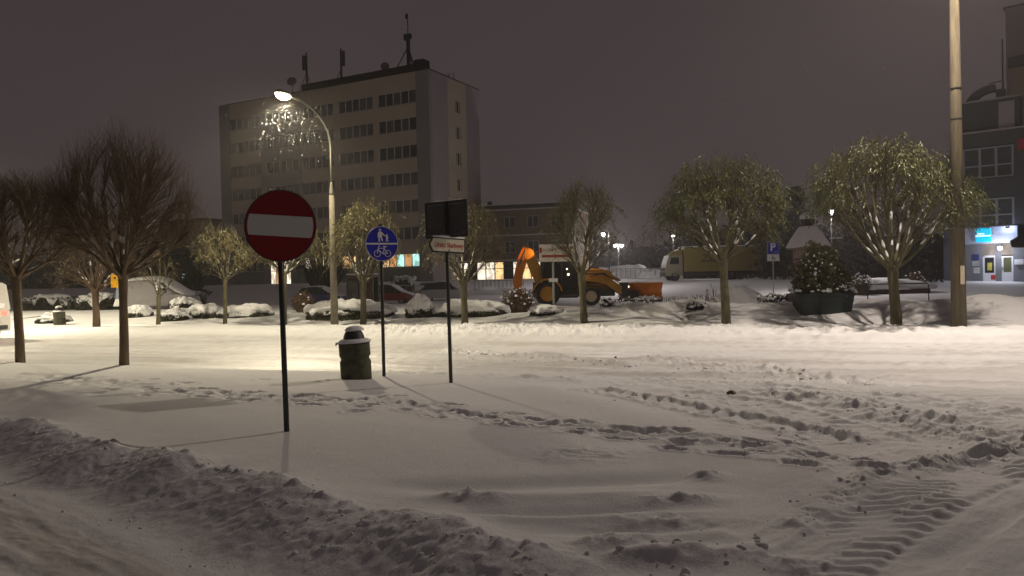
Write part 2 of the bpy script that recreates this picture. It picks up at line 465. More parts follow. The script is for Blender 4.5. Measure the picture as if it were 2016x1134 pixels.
# footprints of several walkers
TRAIL = pix(((40, 738), (150, 748), (350, 772), (560, 784), (760, 792), (900, 812), (1060, 832), (1220, 855), (1400, 880), (1560, 900), (1690, 918)))
seglen = [math.hypot(b[0] - a[0], b[1] - a[1]) for a, b in zip(TRAIL[:-1], TRAIL[1:])]
def along(t):
    for (a, b), L in zip(zip(TRAIL[:-1], TRAIL[1:]), seglen):
        if t <= L: return a[0] + (b[0] - a[0]) * t / L, a[1] + (b[1] - a[1]) * t / L, math.atan2(b[1] - a[1], b[0] - a[0])
        t -= L
    return TRAIL[-1][0], TRAIL[-1][1], 0
d, sd, al, L = polydist(XX, YY, TRAIL)
Z += 0.02 * np.exp(-(d / 0.4) ** 2) * billow(XX / 0.2, YY / 0.2, 173, 3)
Z -= 0.035 * np.exp(-((d + 0.06 * fbm(al / 0.5, d, 151, 2)) / 0.22) ** 2)
tot = sum(seglen)
for walker in range(5):
    t = rng.uniform(0, 0.5); k = 0; off = (-0.16, 0.10, 0.24, -0.02, -0.30)[walker]
    while t < tot:
        x, y, a = along(t)
        lat = off + 0.11 * (1 if k % 2 else -1) + rng.normal(0, 0.05)
        x += -math.sin(a) * lat; y += math.cos(a) * lat
        dep = rng.uniform(0.03, 0.065)
        stamp(x, y, rng.uniform(0.13, 0.19), rng.uniform(0.06, 0.085), a + rng.normal(0, 0.3),
              lambda q, aa, dep=dep: -dep * (1 - smooth(0.45, 1.2, q)) + 0.30 * dep * np.exp(-((q - 1.4) / 0.35) ** 2))
        t += rng.uniform(0.45, 0.68) if walker else rng.uniform(0.55, 0.75); k += 1
for px, py in ((300, 748), (370, 755), (640, 752), (250, 752), (520, 748), (690, 742), (780, 782), (120, 755), (190, 775), (700, 812)):
    x, y = G(px, py)
    stamp(x, y, 0.17, 0.09, rng.uniform(-0.6, 0.2), lambda q, aa: -0.05 * (1 - smooth(0.5, 1.2, q)) + 0.015 * np.exp(-((q - 1.35) / 0.3) ** 2))

def ground(x, y):
    i = int(np.clip(np.searchsorted(GX, x) - 1, 0, len(GX) - 2)); j = int(np.clip(np.searchsorted(GY, y) - 1, 0, len(GY) - 2))
    fx = (x - GX[i]) / (GX[i + 1] - GX[i]); fy = (y - GY[j]) / (GY[j + 1] - GY[j])
    return float((Z[j, i] * (1 - fx) + Z[j, i + 1] * fx) * (1 - fy) + (Z[j + 1, i] * (1 - fx) + Z[j + 1, i + 1] * fx) * fy)
def foot(px, py):                       # where a line of sight meets the snow
    r = ray(px, py); t = 3.0
    while t < 400:
        if r.z * t + CAMH <= ground(r.x * t, r.y * t): break
        t += 0.02 + t * 0.002
    return r.x * t, r.y * t
def drift(x, y, r, a):                 # snow drifted against a foot
    q = np.sqrt((XX - x) ** 2 + (YY - y) ** 2) / r
    globals()['Z'] += a * np.exp(-q * q)

FOOT = dict(no_entry=G(565, 853), blue=G(756, 742), arrow=G(888, 752), bin=G(702, 748))
drift(FOOT['bin'][0] - 0.1, FOOT['bin'][1] - 0.35, 0.5, 0.05)
drift(FOOT['blue'][0] + 0.1, FOOT['blue'][1], 0.4, 0.03)

def snow_material(name, rough, spec):
    m = bpy.data.materials.new(name); m.use_nodes = True
    nt = m.node_tree; b = nt.nodes['Principled BSDF']
    b.inputs['Roughness'].default_value = rough; b.inputs['Specular IOR Level'].default_value = spec
    at = nt.nodes.new('ShaderNodeAttribute'); at.attribute_name = 'dirt'
    tc = nt.nodes.new('ShaderNodeTexCoord')
    n0 = nt.nodes.new('ShaderNodeTexNoise'); n0.inputs['Scale'].default_value = 2.2; n0.inputs['Detail'].default_value = 6
    nt.links.new(tc.outputs['Object'], n0.inputs['Vector'])
    mul = nt.nodes.new('ShaderNodeMath'); mul.operation = 'MULTIPLY'
    nt.links.new(at.outputs['Fac'], mul.inputs[0]); nt.links.new(n0.outputs['Fac'], mul.inputs[1])
    mx = nt.nodes.new('ShaderNodeMixRGB')
    mx.inputs['Color1'].default_value = (0.80, 0.81, 0.83, 1); mx.inputs['Color2'].default_value = (0.30, 0.25, 0.20, 1)
    nt.links.new(mul.outputs[0], mx.inputs['Fac']); nt.links.new(mx.outputs[0], b.inputs['Base Color'])
    n1 = nt.nodes.new('ShaderNodeTexNoise'); n1.inputs['Scale'].default_value = 38; n1.inputs['Detail'].default_value = 5; n1.inputs['Roughness'].default_value = 0.65
    nt.links.new(tc.outputs['Object'], n1.inputs['Vector'])
    bp = nt.nodes.new('ShaderNodeBump'); bp.inputs['Distance'].default_value = 0.008; bp.inputs['Strength'].default_value = 0.8
    n2 = nt.nodes.new('ShaderNodeTexNoise'); n2.inputs['Scale'].default_value = 150; n2.inputs['Detail'].default_value = 3; n2.inputs['Roughness'].default_value = 0.7
    nt.links.new(tc.outputs['Object'], n2.inputs['Vector'])
    b2 = nt.nodes.new('ShaderNodeBump'); b2.inputs['Distance'].default_value = 0.005; b2.inputs['Strength'].default_value = 0.9
    nt.links.new(n1.outputs['Fac'], bp.inputs['Height']); nt.links.new(n2.outputs['Fac'], b2.inputs['Height']); nt.links.new(bp.outputs[0], b2.inputs['Normal']); nt.links.new(b2.outputs[0], b.inputs['Normal'])
    return m
M_GROUND = snow_material('snow_ground', 0.75, 0.25)
M_PACKED = snow_material('packed_snow', 0.42, 0.55)        # rolled by tyres: glossier
dirt = np.clip(nr * near * (0.62 * smooth(-0.05, 0.35, fbm(AL / 1.4, AC / 0.3, 161, 4)) + 0.15) + lane * 0.3 * smooth(0, 0.35, fbm(LA / 1.2, LC / 0.25, 163, 4)) + mroad * 0.62 * smooth(-0.1, 0.35, streak + 0.5 * fbm(UU / 2, VV / 0.5, 36, 3)), 0, 1)

ny, nx = XX.shape
V = np.stack([XX.ravel(), YY.ravel(), Z.ravel()], 1)
idx = np.arange(ny * nx).reshape(ny, nx)
Q = np.stack([idx[:-1, :-1].ravel(), idx[:-1, 1:].ravel(), idx[1:, 1:].ravel(), idx[1:, :-1].ravel()], 1)
dzy, dzx = np.gradient(Z, GY, GX)
NRM = np.stack([-dzx.ravel(), -dzy.ravel(), np.ones(ny * nx)], 1); NRM /= np.linalg.norm(NRM, axis=1)[:, None]
fm = mroad.ravel()[Q].mean(1) > 0.5
fs = (nr.ravel()[Q].mean(1) > 0.5) & (YY.ravel()[Q].mean(1) < 12)
for name, sel in (('ground', ~(fm | fs)), ('road', fm), ('side_road', fs & ~fm)):
    q = Q[sel]
    used, inv = np.unique(q, return_inverse=True)
    me = fast_mesh(name, V[used], inv.reshape(-1, 4), M_PACKED if name == 'road' else M_GROUND)
    a = me.attributes.new('dirt', 'FLOAT', 'POINT'); a.data.foreach_set('value', dirt.ravel()[used].astype(np.float32))
    me.normals_split_custom_set_from_vertices(NRM[used].astype(np.float32))
    tag(link(name, me), {'ground': 'snow-covered ground with footprints, banks and drifts', 'road': 'wide main road under packed snow lit by the street lamp',
                         'side_road': 'ploughed side road with dirty rutted snow behind the windrow'}[name], None, kind='structure')

# loose clods of snow on the windrow and the churned junction
def clods():
    base = [(1, 0, 0), (-1, 0, 0), (0, 1, 0), (0, -1, 0), (0, 0, 1), (0, 0, -1)]
    tri = [(0, 2, 4), (2, 1, 4), (1, 3, 4), (3, 0, 4), (2, 0, 5), (1, 2, 5), (3, 1, 5), (0, 3, 5)]
    vs = [Vector(p) for p in base]; fs = []
    mid = {}
    def m(a, b):
        k = (min(a, b), max(a, b))
        if k not in mid: mid[k] = len(vs); vs.append(((vs[a] + vs[b]) / 2).normalized())
        return mid[k]
    for a, b, c in tri:
        ab, bc, ca = m(a, b), m(b, c), m(c, a); fs += [(a, ab, ca), (ab, b, bc), (ca, bc, c), (ab, bc, ca)]
    U = np.array([tuple(v) for v in vs]); Fs = np.array(fs)
    pos = []
    def along_line(pts, n, spread, lo, hi):
        p = pts; seg = [math.hypot(b[0] - a[0], b[1] - a[1]) for a, b in zip(p[:-1], p[1:])]; S = sum(seg)
        for _ in range(n):
            t = rng.uniform(0, S); i = 0
            while t > seg[i] and i < len(seg) - 1: t -= seg[i]; i += 1
            a, b = p[i], p[i + 1]; f = t / seg[i]
            pos.append((a[0] + (b[0] - a[0]) * f + rng.normal(0, spread), a[1] + (b[1] - a[1]) * f + rng.normal(0, spread), lo + (hi - lo) * rng.random() ** 3))
    along_line([(x - 0.15, y - 0.2) for x, y in CREST[1:10]], 300, 0.17, 0.004, 0.020)
    along_line([(x - 0.6, y - 0.75) for x, y in CREST[1:8]], 60, 0.15, 0.004, 0.018)
    along_line(pix(((1500, 775), (1700, 800), (1900, 830), (2050, 860))), 80, 0.45, 0.008, 0.03)
    along_line(pix(((1560, 1045), (1660, 985), (1760, 935), (1850, 912), (2040, 868))), 60, 0.15, 0.006, 0.025)
    along_line(pix(((1145, 768), (1420, 822), (1680, 885))), 60, 0.30, 0.006, 0.025)
    along_line(pix(((880, 688), (1230, 716))), 50, 0.3, 0.015, 0.045)
    along_line(pix(((1290, 706), (1720, 744))), 60, 0.5, 0.015, 0.045)
    along_line(pix(((1240, 1120), (1560, 1100))), 30, 0.2, 0.008, 0.03)
    Vs = []; Fq = []; o = 0
    for x, y, r in pos:
        n = U * (1 + 0.35 * (rng.random((len(U), 1)) - 0.5)) * np.array([r * rng.uniform(0.8, 1.4), r * rng.uniform(0.8, 1.3), r * rng.uniform(0.6, 0.95)])
        Vs.append(n + np.array([x, y, ground(x, y) + r * 0.15])); Fq.append(Fs + o); o += len(U)
    me = fast_mesh('snow_clods', np.concatenate(Vs), np.concatenate(Fq), M_GROUND)
    tag(link('snow_clods', me), 'loose clods of snow thrown up along the windrow and wheel tracks', 'snow', kind='stuff')
clods()
for px, py, r in ((1352, 779, 0.032), (1440, 778, 0.055), (1722, 788, 0.04), (1212, 700, 0.03)):   # dark lumps of dirty ice
    x, y = G(px, py)
    m = MB(); rr = random.Random(px)
    m.lathe([(0.3 * r, -0.2 * r), (1.0 * r, 0.1 * r), (1.15 * r, 0.5 * r), (0.7 * r, 0.95 * r), (0.2 * r, 1.1 * r)], 9, wob=lambda w, i: 0.8 + 0.4 * rr.random())
    o = m.build('ice_lump', mat('dirty_ice', (0.10, 0.09, 0.08), 0.6, var=0.4, vscale=20), loc=(x, y, ground(x, y)))
    tag(o, {1352: 'small dark lump of dirty ice beside the bar-tread track', 1440: 'biggest grey lump of dirty ice at the edge of the junction',
            1722: 'dark lump of dirty ice on the churned snow towards the thick lamp pole', 1212: 'dark lump of dirty ice on the clods of the main road'}[px], 'ice lump', 'lumps of dirty ice on the road')

# ------------------------------------------------------------------ street lamps
def lamp_light(name, parent, loc, power, color, batwing=-0.25, size=R(172), aim=None, radius=0.14):
    l = bpy.data.lights.new(name, 'SPOT'); l.energy = power; l.color = color; l.spot_size = size; l.spot_blend = 0.12
    l.shadow_soft_size = radius
    if batwing:
        l.use_nodes = True; nt = l.node_tree; em = nt.nodes['Emission']
        tc = nt.nodes.new('ShaderNodeTexCoord'); sp = nt.nodes.new('ShaderNodeSeparateXYZ')
        ab = nt.nodes.new('ShaderNodeMath'); ab.operation = 'ABSOLUTE'
        mxn = nt.nodes.new('ShaderNodeMath'); mxn.operation = 'MAXIMUM'; mxn.inputs[1].default_value = 0.12
        pw = nt.nodes.new('ShaderNodeMath'); pw.operation = 'POWER'; pw.inputs[1].default_value = -batwing if batwing != 'road' else 0.0
        nt.links.new(tc.outputs['Normal'], sp.inputs[0]); nt.links.new(sp.outputs['Z'], ab.inputs[0])
        nt.links.new(ab.outputs[0], mxn.inputs[0]); nt.links.new(mxn.outputs[0], pw.inputs[0]); nt.links.new(pw.outputs[0], em.inputs['Strength'])
        if batwing == 'road':              # the spread of a road lantern: strongest at about 55 degrees, cut off towards the horizon
            cr_ = nt.nodes.new('ShaderNodeValToRGB'); cr_.color_ramp.interpolation = 'EASE'
            for i, (p_, v_) in enumerate(((0.0, 0.12), (0.25, 0.16), (0.36, 0.24), (0.43, 0.36), (0.50, 0.70), (0.58, 1.0), (0.72, 0.74), (1.0, 0.40))):
                e_ = cr_.color_ramp.elements[i] if i < 2 else cr_.color_ramp.elements.new(p_)
                e_.position = p_; e_.color = (v_, v_, v_, 1)
            nt.links.new(ab.outputs[0], cr_.inputs[0])
            ml_ = nt.nodes.new('ShaderNodeMath'); ml_.operation = 'MULTIPLY'; ml_.inputs[1].default_value = 2.0
            nt.links.new(cr_.outputs[0], ml_.inputs[0]); nt.links.new(ml_.outputs[0], em.inputs['Strength'])
        # the reflector throws more light towards the road (local +X) than behind the post
        hs = nt.nodes.new('ShaderNodeMapRange'); hs.interpolation_type = 'SMOOTHSTEP'
        hs.inputs['From Min'].default_value = -0.75; hs.inputs['From Max'].default_value = 0.1; hs.inputs['To Min'].default_value = 0.46; hs.inputs['To Max'].default_value = 1.0
        fin = nt.nodes.new('ShaderNodeMath'); fin.operation = 'MULTIPLY'
        src_ = em.inputs['Strength'].links[0].from_socket
        nt.links.new(sp.outputs['X'], hs.inputs['Value']); nt.links.new(src_, fin.inputs[0]); nt.links.new(hs.outputs[0], fin.inputs[1]); nt.links.new(fin.outputs[0], em.inputs['Strength'])
    o = bpy.data.objects.new(name, l); COL.objects.link(o); o.parent = parent; o.location = loc
    if aim is not None:
        o.rotation_euler = Vector(aim).to_track_quat('-Z', 'Y').to_euler()
    return o
M_BULB = mat('lamp_glow', (1, 0.9, 0.7), 0.3, emit=(1.0, 0.85, 0.55), estr=60)
M_BULBW = mat('lamp_glow_white', (1, 0.95, 0.9), 0.3, emit=(1.0, 0.90, 0.76), estr=30)

def street_lamp(base, arm, hp, r0, r1, harm, zl, label, power, color, mcon, bw='road'):
    z0 = ground(*base) - 0.1
    root = empty('street_lamp', (base[0], base[1], z0), 0, label, 'street lamp', 'lamps along the main road')
    m = MB(); m.tube([(0, 0, 0), (0, 0, hp * 0.5), (0, 0, hp)], [r0, (r0 + r1) / 2, r1], 14); m.build('pole', mcon, root, True)
    m = MB(); m.tube([(0, 0, hp), (0, 0, hp + 0.1), (0, 0, hp + 0.45), (0, 0, hp + 0.5)], [r1 * 1.02, r1 * 0.95, 0.05, 0.045], 12); m.build('collar', M_PAINT, root, True)
    A = Vector((arm[0], arm[1], 0)); L = A.length; A.normalize()
    m = MB()
    pts = [(0, 0, hp + 0.45), (0, 0, harm)]
    for k in range(1, 9):
        t = k / 8; pts.append(tuple(A * (L - 0.35) * (1 - math.cos(t * math.pi / 2)) + Vector((0, 0, harm + (zl - harm) * math.sin(t * math.pi / 2)))))
    m.tube(pts, 0.038, 8); m.build('arm', M_PAINT, root, True)
    # luminaire: housing with a glowing bowl below
    E_ = Vector((A.x * L, A.y * L, zl))
    head = MB(); rr = []
    for t, w, h in ((-0.42, 0.04, 0.04), (-0.36, 0.07, 0.07), (-0.15, 0.13, 0.12), (0.15, 0.15, 0.13), (0.32, 0.12, 0.10), (0.40, 0.05, 0.05)):
        B = Vector((-A.y, A.x, 0)); c = E_ + A * t + Vector((0, 0, 0.05))
        rr.append([tuple(c + B * (w * math.cos(a)) + Vector((0, 0, h * math.sin(a) * (1 if math.sin(a) > 0 else 0.35)))) for a in [2 * math.pi * i / 12 for i in range(12)]])
    head.rings(rr); hd = head.build('lamp_housing', M_PAINT, root, True)
    bowl = MB(); rr = []
    for t, w in ((-0.30, 0.02), (-0.26, 0.09), (-0.10, 0.145), (0.08, 0.16), (0.24, 0.13), (0.34, 0.06), (0.37, 0.02)):
        B = Vector((-A.y, A.x, 0)); c = E_ + A * t + Vector((0, 0, 0.012))
        rr.append([tuple(c + B * (w * math.cos(a)) - Vector((0, 0, 1.25 * w * abs(math.sin(a))))) for a in [math.pi * i / 8 for i in range(9)]])
    bowl.rings(rr, closed=True); bowl.build('lamp_bowl', M_BULB, hd, True)
    ll = lamp_light('lamp_light', root, E_ + Vector((0, 0, -0.26)), power, color, bw)
    ll.rotation_euler = (0, 0, math.atan2(A.y, A.x))
    return root
M_PAINT = mat('pale_painted_steel', (0.14, 0.135, 0.11), 0.5, var=0.1)
M_POLE2 = mat('weathered_pole', (0.10, 0.083, 0.053), 0.85, var=0.35, vscale=4, bump=0.01, bscale=14, stretch=(3, 3, 0.35))
bl = G(659, 643)
street_lamp(bl, (-8.11 - bl[0], 27.0 - bl[1]), 5.2, 0.155, 0.10, 7.1, 8.6, 'tall concrete street lamp with a curved arm, lit, beside the no-entry sign', LAMP_POWER * 0.80, LAMP_WARM, M_CONC)
br = G(1888, 652)
rp = street_lamp(br, (-0.9, -2.0), 10.1, 0.20, 0.105, 10.9, 11.9, 'thick weathered pole carrying a lamp above the frame beside the shop', LAMP_POWER * 1.55, LAMP_PALE, M_POLE2, -1.0)
street_lamp((-26.7, 36.3), (-1.15, -2.1), 5.2, 0.155, 0.10, 7.1, 8.6, 'next concrete street lamp of the row, just outside the frame past the van', LAMP_POWER * 1.9, LAMP_WARM, M_CONC)
m = MB(); m.box(-0.055, 0.055, -0.205, -0.19, 1.35, 1.86); m.build('notice', mat('paper_notice', (0.62, 0.55, 0.42), 0.8, var=0.12, vscale=12), rp)
for zz in (5.9, 6.75):
    m = MB(); m.tube([(0, 0, zz), (0, 0, zz + 0.03)], [0.152, 0.152], 14); m.build('strap', M_DARK, rp)

# ------------------------------------------------------------------ signs in front
M_RED = mat('sign_red', (0.27, 0.004, 0.010), 0.45, var=0.06, vscale=3)
M_WHITE = mat('sign_white', (0.72, 0.74, 0.72), 0.5, var=0.04, vscale=4)
M_BLUE = mat('sign_blue', (0.012, 0.018, 0.42), 0.4, var=0.06, vscale=3)
M_BACK = mat('sign_back', (0.06, 0.062, 0.065), 0.6, var=0.15, vscale=5)
M_BLACK = mat('sign_black', (0.01, 0.01, 0.01), 0.5)
M_POST = mat('dark_green_post', (0.05, 0.055, 0.05), 0.55, metal=0.2, var=0.3, vscale=5)
def disc(m, r, y0, y1, n=48, cz=0):
    m.prism([(r * math.cos(2 * math.pi * i / n), cz + r * math.sin(2 * math.pi * i / n)) for i in range(n)], y0, y1); return m
def ringp(m, cx, cz, r, w, y0, y1, n=28):
    for i in range(n):
        a, b = 2 * math.pi * i / n, 2 * math.pi * (i + 1) / n
        m.prism([(cx + (r - w) * math.cos(a), cz + (r - w) * math.sin(a)), (cx + r * math.cos(a), cz + r * math.sin(a)), (cx + r * math.cos(b), cz + r * math.sin(b)), (cx + (r - w) * math.cos(b), cz + (r - w) * math.sin(b))], y0, y1)
def bar(m, x0, z0, x1, z1, w, y0, y1):
    d = Vector((x1 - x0, z1 - z0)).normalized(); n = Vector((-d.y, d.x)) * w / 2
    m.prism([(x0 - n.x, z0 - n.y), (x1 - n.x, z1 - n.y), (x1 + n.x, z1 + n.y), (x0 + n.x, z0 + n.y)], y0, y1)

# no-entry sign
x, y = FOOT['no_entry']; g = ground(x, y)
root = empty('no_entry_sign', (x, y, g - 0.2), 0, 'round red no-entry sign with a white bar, closest to the camera', 'road sign')
root.rotation_euler = (0, R(-0.7), R(1))
m = MB(); m.tube([(0, 0, 0), (0, 0, 2.95)], 0.031, 12); m.build('post', M_POST, root, True)
zc = D(568, 445, y).z - (g - 0.2)
pl = MB(); disc(pl, 0.405, -0.045, -0.040); plate = pl.build('plate', M_RED, root, loc=(0.026, 0, zc), rot=(0, R(5.2), 0))
m = MB(); ringp(m, 0, 0, 0.407, 0.010, -0.050, -0.030, 48); m.build('rim', M_BACK, plate)
m = MB(); ang = [math.asin(0.118 / 0.372)]
a0 = ang[0]; pts = [(0.372 * math.cos(a), 0.372 * math.sin(a)) for a in np.linspace(-a0, a0, 7)] + [(-0.372 * math.cos(a), 0.372 * math.sin(a)) for a in np.linspace(a0, -a0, 7)]
m.prism(pts, -0.049, -0.046); m.build('white_bar', M_WHITE, plate)
for zz in (0.17, -0.2):
    m = MB(); m.box(-0.3, 0.3, -0.036, -0.02, zz, zz + 0.03); m.build('bracket', M_STEEL, plate)

# pedestrian and cycle sign
x, y = FOOT['blue']; g = ground(x, y)
root = empty('cycle_path_sign', (x, y, g - 0.2), 0, 'round blue sign with walkers above a white line and a bicycle below', 'road sign')
m = MB(); m.tube([(0, 0, 0), (0, 0, 2.93)], 0.031, 12); m.build('post', M_POST, root, True)
zc = D(753, 480, y).z - (g - 0.2)
pl = MB(); disc(pl, 0.31, -0.045, -0.040); plate = pl.build('plate', M_BLUE, root, loc=(0, 0, zc), rot=(0, R(-0.5), R(33)))
m = MB(); ringp(m, 0, 0, 0.311, 0.010, -0.050, -0.030, 40); m.build('rim', mat('sign_rim', (0.5, 0.5, 0.52), 0.5), plate)
m = MB(); m.box(-0.303, 0.303, -0.049, -0.046, -0.014, 0.014); m.build('dividing_line', M_WHITE, plate)
m = MB(); Y0, Y1 = -0.050, -0.0465          # adult
disc(m, 0.020, Y0, Y1, 14, 0.245); m.v = [(vx - 0.03, vy, vz) for vx, vy, vz in m.v]
m.prism([(-0.012, 0.218), (0.012, 0.200), (0.004, 0.120), (-0.070, 0.120), (-0.064, 0.200), (-0.048, 0.218)], Y0, Y1)
bar(m, 0.004, 0.20, 0.052, 0.140, 0.018, Y0 - 0.001, Y1); bar(m, -0.063, 0.20, -0.070, 0.112, 0.018, Y0 - 0.001, Y1)
bar(m, -0.050, 0.13, -0.052, 0.035, 0.026, Y0 - 0.002, Y1); bar(m, -0.018, 0.13, 0.012, 0.048, 0.024, Y0 - 0.003, Y1)
m.build('walking_adult', M_WHITE, plate)
m = MB(); disc(m, 0.014, Y0, Y1, 12, 0.160); m.v = [(vx + 0.096, vy, vz) for vx, vy, vz in m.v]
m.prism([(0.084, 0.145), (0.108, 0.145), (0.112, 0.085), (0.080, 0.085)], Y0, Y1)
bar(m, 0.088, 0.140, 0.052, 0.138, 0.012, Y0 - 0.001, Y1); bar(m, 0.105, 0.140, 0.122, 0.10, 0.012, Y0 - 0.001, Y1)
bar(m, 0.088, 0.09, 0.080, 0.036, 0.014, Y0 - 0.002, Y1); bar(m, 0.104, 0.09, 0.120, 0.040, 0.014, Y0 - 0.003, Y1)
m.build('walking_child', M_WHITE, plate)
m = MB(); ringp(m, -0.095, -0.175, 0.062, 0.010, Y0, Y1); ringp(m, 0.105, -0.175, 0.062, 0.010, Y0, Y1)
for q, (a, b, c, d_, w) in enumerate(((-0.095, -0.175, -0.070, -0.045, 0.012), (-0.076, -0.080, 0.036, -0.080, 0.011), (-0.076, -0.100, 0.010, -0.180, 0.012), (0.010, -0.180, 0.048, -0.052, 0.012),
                         (0.010, -0.180, 0.105, -0.175, 0.012), (0.036, -0.085, 0.105, -0.175, 0.011), (0.020, -0.050, 0.085, -0.054, 0.020), (-0.075, -0.048, -0.040, -0.036, 0.014))):
    bar(m, a, b, c, d_, w, Y0 - 0.0004 * (q + 1), Y1)
m.build('bicycle', M_WHITE, plate)
for zz in (0.12, -0.145):
    m = MB(); m.box(-0.2, 0.2, -0.038, -0.02, zz, zz + 0.025); m.build('bracket', M_STEEL, plate)

# board seen from behind with an arrow sign below
x, y = FOOT['arrow']; g = ground(x, y)
root = empty('direction_sign', (x, y, g - 0.2), 0, 'post with a dark square sign seen from behind and a white Urząd Skarbowy arrow', 'road sign')
root.rotation_euler = (0, R(-0.5), 0)
m = MB(); m.tube([(0, 0, 0), (0, 0, 3.22)], 0.031, 12); m.build('post', M_POST, root, True)
b = g - 0.2
z0, z1 = D(882, 467, y).z - b, D(882, 396, y).z - b
bd = MB(); bd.box(-0.44, 0.44, 0.035, 0.042, z0, z1); board = bd.build('board', M_BACK, root, loc=(-0.015, 0, 0), rot=(0, 0, R(-33)))
m = MB()
for x0, x1, zz0, zz1 in ((-0.445, 0.445, z0 - 0.006, z0 + 0.014), (-0.445, 0.445, z1 - 0.014, z1 + 0.006)): m.box(x0, x1, 0.022, 0.045, zz0, zz1)
for x0, x1 in ((-0.447, -0.430), (0.430, 0.447)): m.box(x0, x1, 0.0225, 0.0455, z0, z1)
m.build('rim', M_BACK, board)
for zz in (z0 + 0.03, z1 - 0.06):
    m = MB(); m.box(-0.40, 0.40, 0.024, 0.033, zz, zz + 0.025); m.build('bracket', M_STEEL, board)
m = MB(); m.box(0.31, 0.39, 0.030, 0.0345, z0 + 0.03, z0 + 0.10); m.build('sticker', mat('sticker', (0.16, 0.13, 0.09), 0.7), board)
m = MB(); m.bbox(-0.2, 0.30, 0.015, 0.055, z1 + 0.004, z1 + 0.022, 0.008); m.build('snow', M_SNOW, board, True)
za = D(880, 483, y).z - b
ar = MB(); ar.prism([(-0.40, 0), (-0.325, -0.13), (0.36, -0.13), (0.36, 0.13), (-0.325, 0.13)], -0.042, -0.037)
arrow = ar.build('arrow_plate', M_BLACK, root, loc=(0.0, 0, za), rot=(0, R(2.5), R(42)))
m = MB(); m.prism([(-0.368, 0), (-0.308, -0.104), (0.334, -0.104), (0.334, 0.104), (-0.308, 0.104)], -0.0455, -0.0425)
face = m.build('arrow_face', mat('sign_cream', (0.80, 0.74, 0.60), 0.45, var=0.03), arrow)
lettering('Urząd Skarbowy', 0.115, mat('sign_letter_red', (0.45, 0.06, 0.02), 0.6), arrow, (0.018, -0.047, -0.004), width=0.60, bold=0.002, depth=0.001)
m = MB(); m.tube([(-0.02, 0, za + 0.16), (-0.22, -0.05, za + 0.17)], 0.02, 8); m.tube([(-0.05, 0.0, za - 0.09), (0.05, 0, za - 0.09)], 0.036, 8); m.build('clamp', M_STEEL, root, True)
m = MB(); m.tube([(-0.33, -0.06, 0.135), (-0.1, -0.045, 0.145), (0.2, -0.045, 0.14), (0.34, -0.05, 0.134)], [0.012, 0.022, 0.02, 0.01], 8); m.build('snow', M_SNOW, arrow, True)

# litter bin of concrete with a metal hood
def litter_bin(loc, s, label, rz=0.0):
    root = empty('litter_bin', loc, rz, label, 'litter bin', 'concrete litter bins')
    root.rotation_euler = (0, R(-2.5), rz)
    prof = [(0.262, -0.12), (0.268, 0.30), (0.262, 0.315), (0.246, 0.335), (0.246, 0.375), (0.262, 0.395), (0.268, 0.41), (0.266, 0.60), (0.255, 0.615), (0.20, 0.62)]
    m = MB(); m.lathe([(r * s, z * s) for r, z in prof], 32); m.build('body', mat('bin_concrete', (0.085, 0.088, 0.058), 0.9, var=0.3, vscale=7, bump=0.006, bscale=50), root, True)
    m = MB(); m.lathe([(r * s, z * s) for r, z in ((0.268, 0.612), (0.274, 0.622), (0.270, 0.635), (0.22, 0.67), (0.185, 0.70), (0.175, 0.74), (0.155, 0.80), (0.10, 0.86), (0.01, 0.88))], 28)
    h = m.build('hood', M_DARK, root, True)
    m = MB(); m.lathe([(r * s, z * s) for r, z in ((0.275, 0.632), (0.290, 0.638), (0.277, 0.660), (0.240, 0.688), (0.215, 0.700), (0.195, 0.698), (0.12, 0.68))], 28, wob=lambda w, i: 1 + 0.03 * math.sin(3 * w + i))
    m.build('snow', M_SNOW, h, True)
    m = MB(); m.lathe([(r * s, z * s) for r, z in ((0.12, 0.838), (0.150, 0.835), (0.150, 0.862), (0.115, 0.900), (0.06, 0.922), (0.01, 0.926))], 22, c=(0.015 * s, 0.01 * s, 0), wob=lambda w, i: 1 + 0.10 * math.sin(w * 2 + 0.6))
    m.build('snow', M_SNOW, h, True)
    m = MB(); m.tube([(-0.28 * s, -0.07 * s, 0.65 * s), (-0.305 * s, -0.08 * s, 0.60 * s)], [0.03 * s, 0.012 * s], 8); m.build('snow', M_SNOW, h, True)
    return root
x, y = FOOT['bin']; litter_bin((x, y, ground(x, y)), 1.0, 'green-grey concrete litter bin with a snowy hood next to the blue cycle sign')
x, y = G(118, 641); litter_bin((x, y, ground(x, y)), 0.95, 'small snow-topped concrete litter bin across the road behind the left trees', 0.6)

